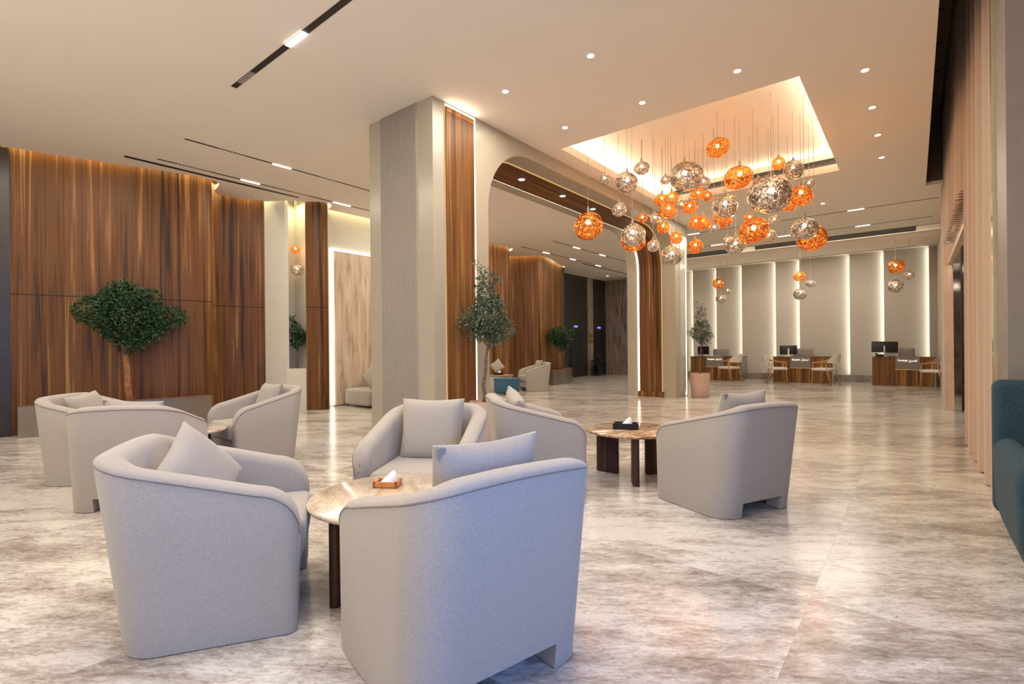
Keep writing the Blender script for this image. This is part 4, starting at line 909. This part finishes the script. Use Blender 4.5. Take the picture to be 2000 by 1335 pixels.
G = [  # u, v, radius px, colour, distance y, label words
 (1149, 441, 27, 'c', 6.10, 'large copper globe pendant hanging lowest at the left edge of the cluster'),
 (1181, 350, 10, 's', 6.25, 'tiny smoky globe pendant at upper left, above the leftmost copper globe'),
 (1225, 357, 21, 's', 6.35, 'egg-shaped smoky globe pendant at upper left of the cluster'),
 (1253, 329, 15, 's', 6.9, 'smoky globe pendant touching the top right of the egg-shaped one'),
 (1209, 409, 14.5, 's', 6.5, 'crackled smoky globe pendant just below the egg-shaped one'),
 (1236, 459, 23, 's', 6.3, 'large smoky globe pendant overlapping a copper one at lower left'),
 (1234, 472, 23, 'c', 6.95, 'copper globe pendant peeking out below the large smoky one at lower left'),
 (1255, 426, 9.5, 'c', 6.9, 'tiny copper globe pendant over the top of the curved wood band'),
 (1279, 427, 10, 's', 7.0, 'tiny smoky globe pendant right of the tiny copper one over the wood band'),
 (1276, 480, 12.5, 's', 6.7, 'small smoky globe pendant hanging in front of the curved wood band'),
 (1300, 352, 9, 's', 7.1, 'small smoky globe pendant at left of the big smoky one near the top'),
 (1337, 345, 28, 's', 7.0, 'big smoky globe pendant at the top left centre of the cluster'),
 (1374, 356, 11, 's', 7.3, 'small smoky globe pendant at right of the big smoky top-left one'),
 (1293, 390, 13, 'c', 7.4, 'copper globe pendant on the left of the tight copper trio'),
 (1312, 387, 14, 'c', 7.8, 'copper globe pendant on the top right of the tight copper trio'),
 (1306, 410, 16, 'c', 7.05, 'copper globe pendant at the bottom of the tight copper trio'),
 (1331, 400, 7.5, 's', 8.2, 'tiny smoky globe pendant right of the tight copper trio'),
 (1347, 405, 14, 'c', 7.6, 'copper globe pendant below the big smoky top-left one'),
 (1364, 379, 13, 'c', 7.8, 'copper globe pendant left of a tiny copper one, under the long vent'),
 (1382, 383, 8.5, 'c', 8.1, 'tiny copper globe pendant right beside a larger copper one under the vent'),
 (1295, 444, 12, 'c', 7.3, 'small copper globe pendant between the wood band and the copper trio'),
 (1321, 464, 13, 'c', 7.4, 'copper globe pendant left of the far glowing portal strip'),
 (1312, 499, 19, 's', 7.0, 'dark smoky globe pendant hanging lowest, beside the far portal leg'),
 (1358, 481, 13, 'c', 7.7, 'copper globe pendant right of the far glowing portal strip'),
 (1359, 434, 12.5, 'c', 7.4, 'left copper globe pendant of the merging pair in the centre'),
 (1373, 435, 15.5, 'c', 7.8, 'right copper globe pendant of the merging pair in the centre'),
 (1416, 402, 23, 's', 7.0, 'large tilted smoky globe pendant in the centre of the cluster'),
 (1411, 426, 18, 'c', 7.7, 'copper globe pendant behind the large tilted smoky one in the centre'),
 (1395, 445, 10, 's', 7.2, 'small smoky globe pendant below the large tilted one in the centre'),
 (1401, 290, 18.5, 'c', 6.7, 'copper globe pendant hanging highest of all in the ceiling well'),
 (1445, 345, 22, 'c', 7.2, 'large copper globe pendant at the top in front of the long vent'),
 (1507, 381, 35, 's', 6.6, 'largest smoky globe pendant of the whole cluster'),
 (1481, 357, 10, 's', 7.6, 'small smoky globe pendant peeking behind the largest one at upper left'),
 (1521, 319, 12.5, 'c', 7.0, 'small copper globe pendant above the largest smoky one'),
 (1549, 331, 17, 's', 7.3, 'bright smoky globe pendant at upper right in front of the vent'),
 (1564, 381, 20, 'c', 7.5, 'copper globe pendant at right of the largest smoky one'),
 (1539, 399, 15, 'c', 8.1, 'copper globe pendant between the largest smoky one and its copper neighbour'),
 (1580, 359, 9.5, 's', 7.9, 'small smoky globe pendant at the far upper right of the cluster'),
 (1512, 430, 10, 's', 7.3, 'small smoky globe pendant directly below the largest one'),
 (1472, 451, 26, 'c', 6.9, 'large lumpy copper globe pendant at the bottom centre'),
 (1464, 426, 11, 'c', 7.8, 'small copper globe pendant behind the top of the lumpy copper one'),
 (1502, 461, 12, 's', 7.7, 'small smoky globe pendant at right behind the lumpy copper one'),
 (1437, 479, 18, 's', 7.0, 'smoky globe pendant hanging low, left of the lumpy copper one'),
 (1421, 470, 9, 's', 7.6, 'tiny smoky globe pendant behind the low smoky one at its upper left'),
 (1571, 446, 22, 's', 6.9, 'large smoky globe pendant at lower right of the cluster'),
 (1590, 464, 24, 'c', 7.7, 'copper globe pendant behind the large smoky one at lower right'),
]
for i, (u_, v_, r_, c_, y_, l_) in enumerate(G):
    p = AY(u_, v_, y_)
    if p.x < -3.58: p = AX(u_, v_, -3.58)
    dep = (p-Vector((0, 0, EYE))).dot(_fw); rw = r_*dep/FPX*1.06
    pendant(p, rw, 'copper' if c_ == 'c' else 'smoke', WT, l_, i+3, 'pendants under the ceiling well', light=(2.6 if c_ == 'c' else 1.6)*(rw/.13)**1.2)
for base, y_, nm in ((((1404, 553, 11, 'c'), (1408, 583, 10, 's'), (1421, 568, 7.5, 's')), 16.25, 'left'), (((1562, 539, 11, 'c'), (1564, 573, 12, 's'), (1583, 554, 8.5, 's')), 16.2, 'middle'), (((1749, 521, 14.5, 'c'), (1749, 559, 13.5, 's'), (1776, 537, 9.5, 's')), 16.0, 'right')):
    for j, (u_, v_, r_, c_) in enumerate(base):
        p = AY(u_, v_, y_+.12*j); dep = (p-Vector((0, 0, EYE))).dot(_fw)
        pendant(p, r_*dep/FPX, 'copper' if c_ == 'c' else 'smoke', H, '%s globe pendant over the %s reception desk' % (('copper', 'lower smoky', 'small smoky right-hand')[j], nm), 90+j+7*len(nm), 'pendants over the reception desks', light=1.5)
for (u_, v_, r_, c_), l_ in (((577, 487, 8.5, 'c'), 'small amber globe pendant hanging in the wall niche'), ((581, 527, 12, 's'), 'clear smoky globe pendant below the amber one in the wall niche')):
    p = AX(u_, v_, -8.98 if c_ == 'c' else -8.9); dep = (p-Vector((0, 0, EYE))).dot(_fw); pendant(p, r_*dep/FPX, 'copper' if c_ == 'c' else 'smoke', H+.2, l_, 60+len(l_), 'niche pendants', light=2.5)
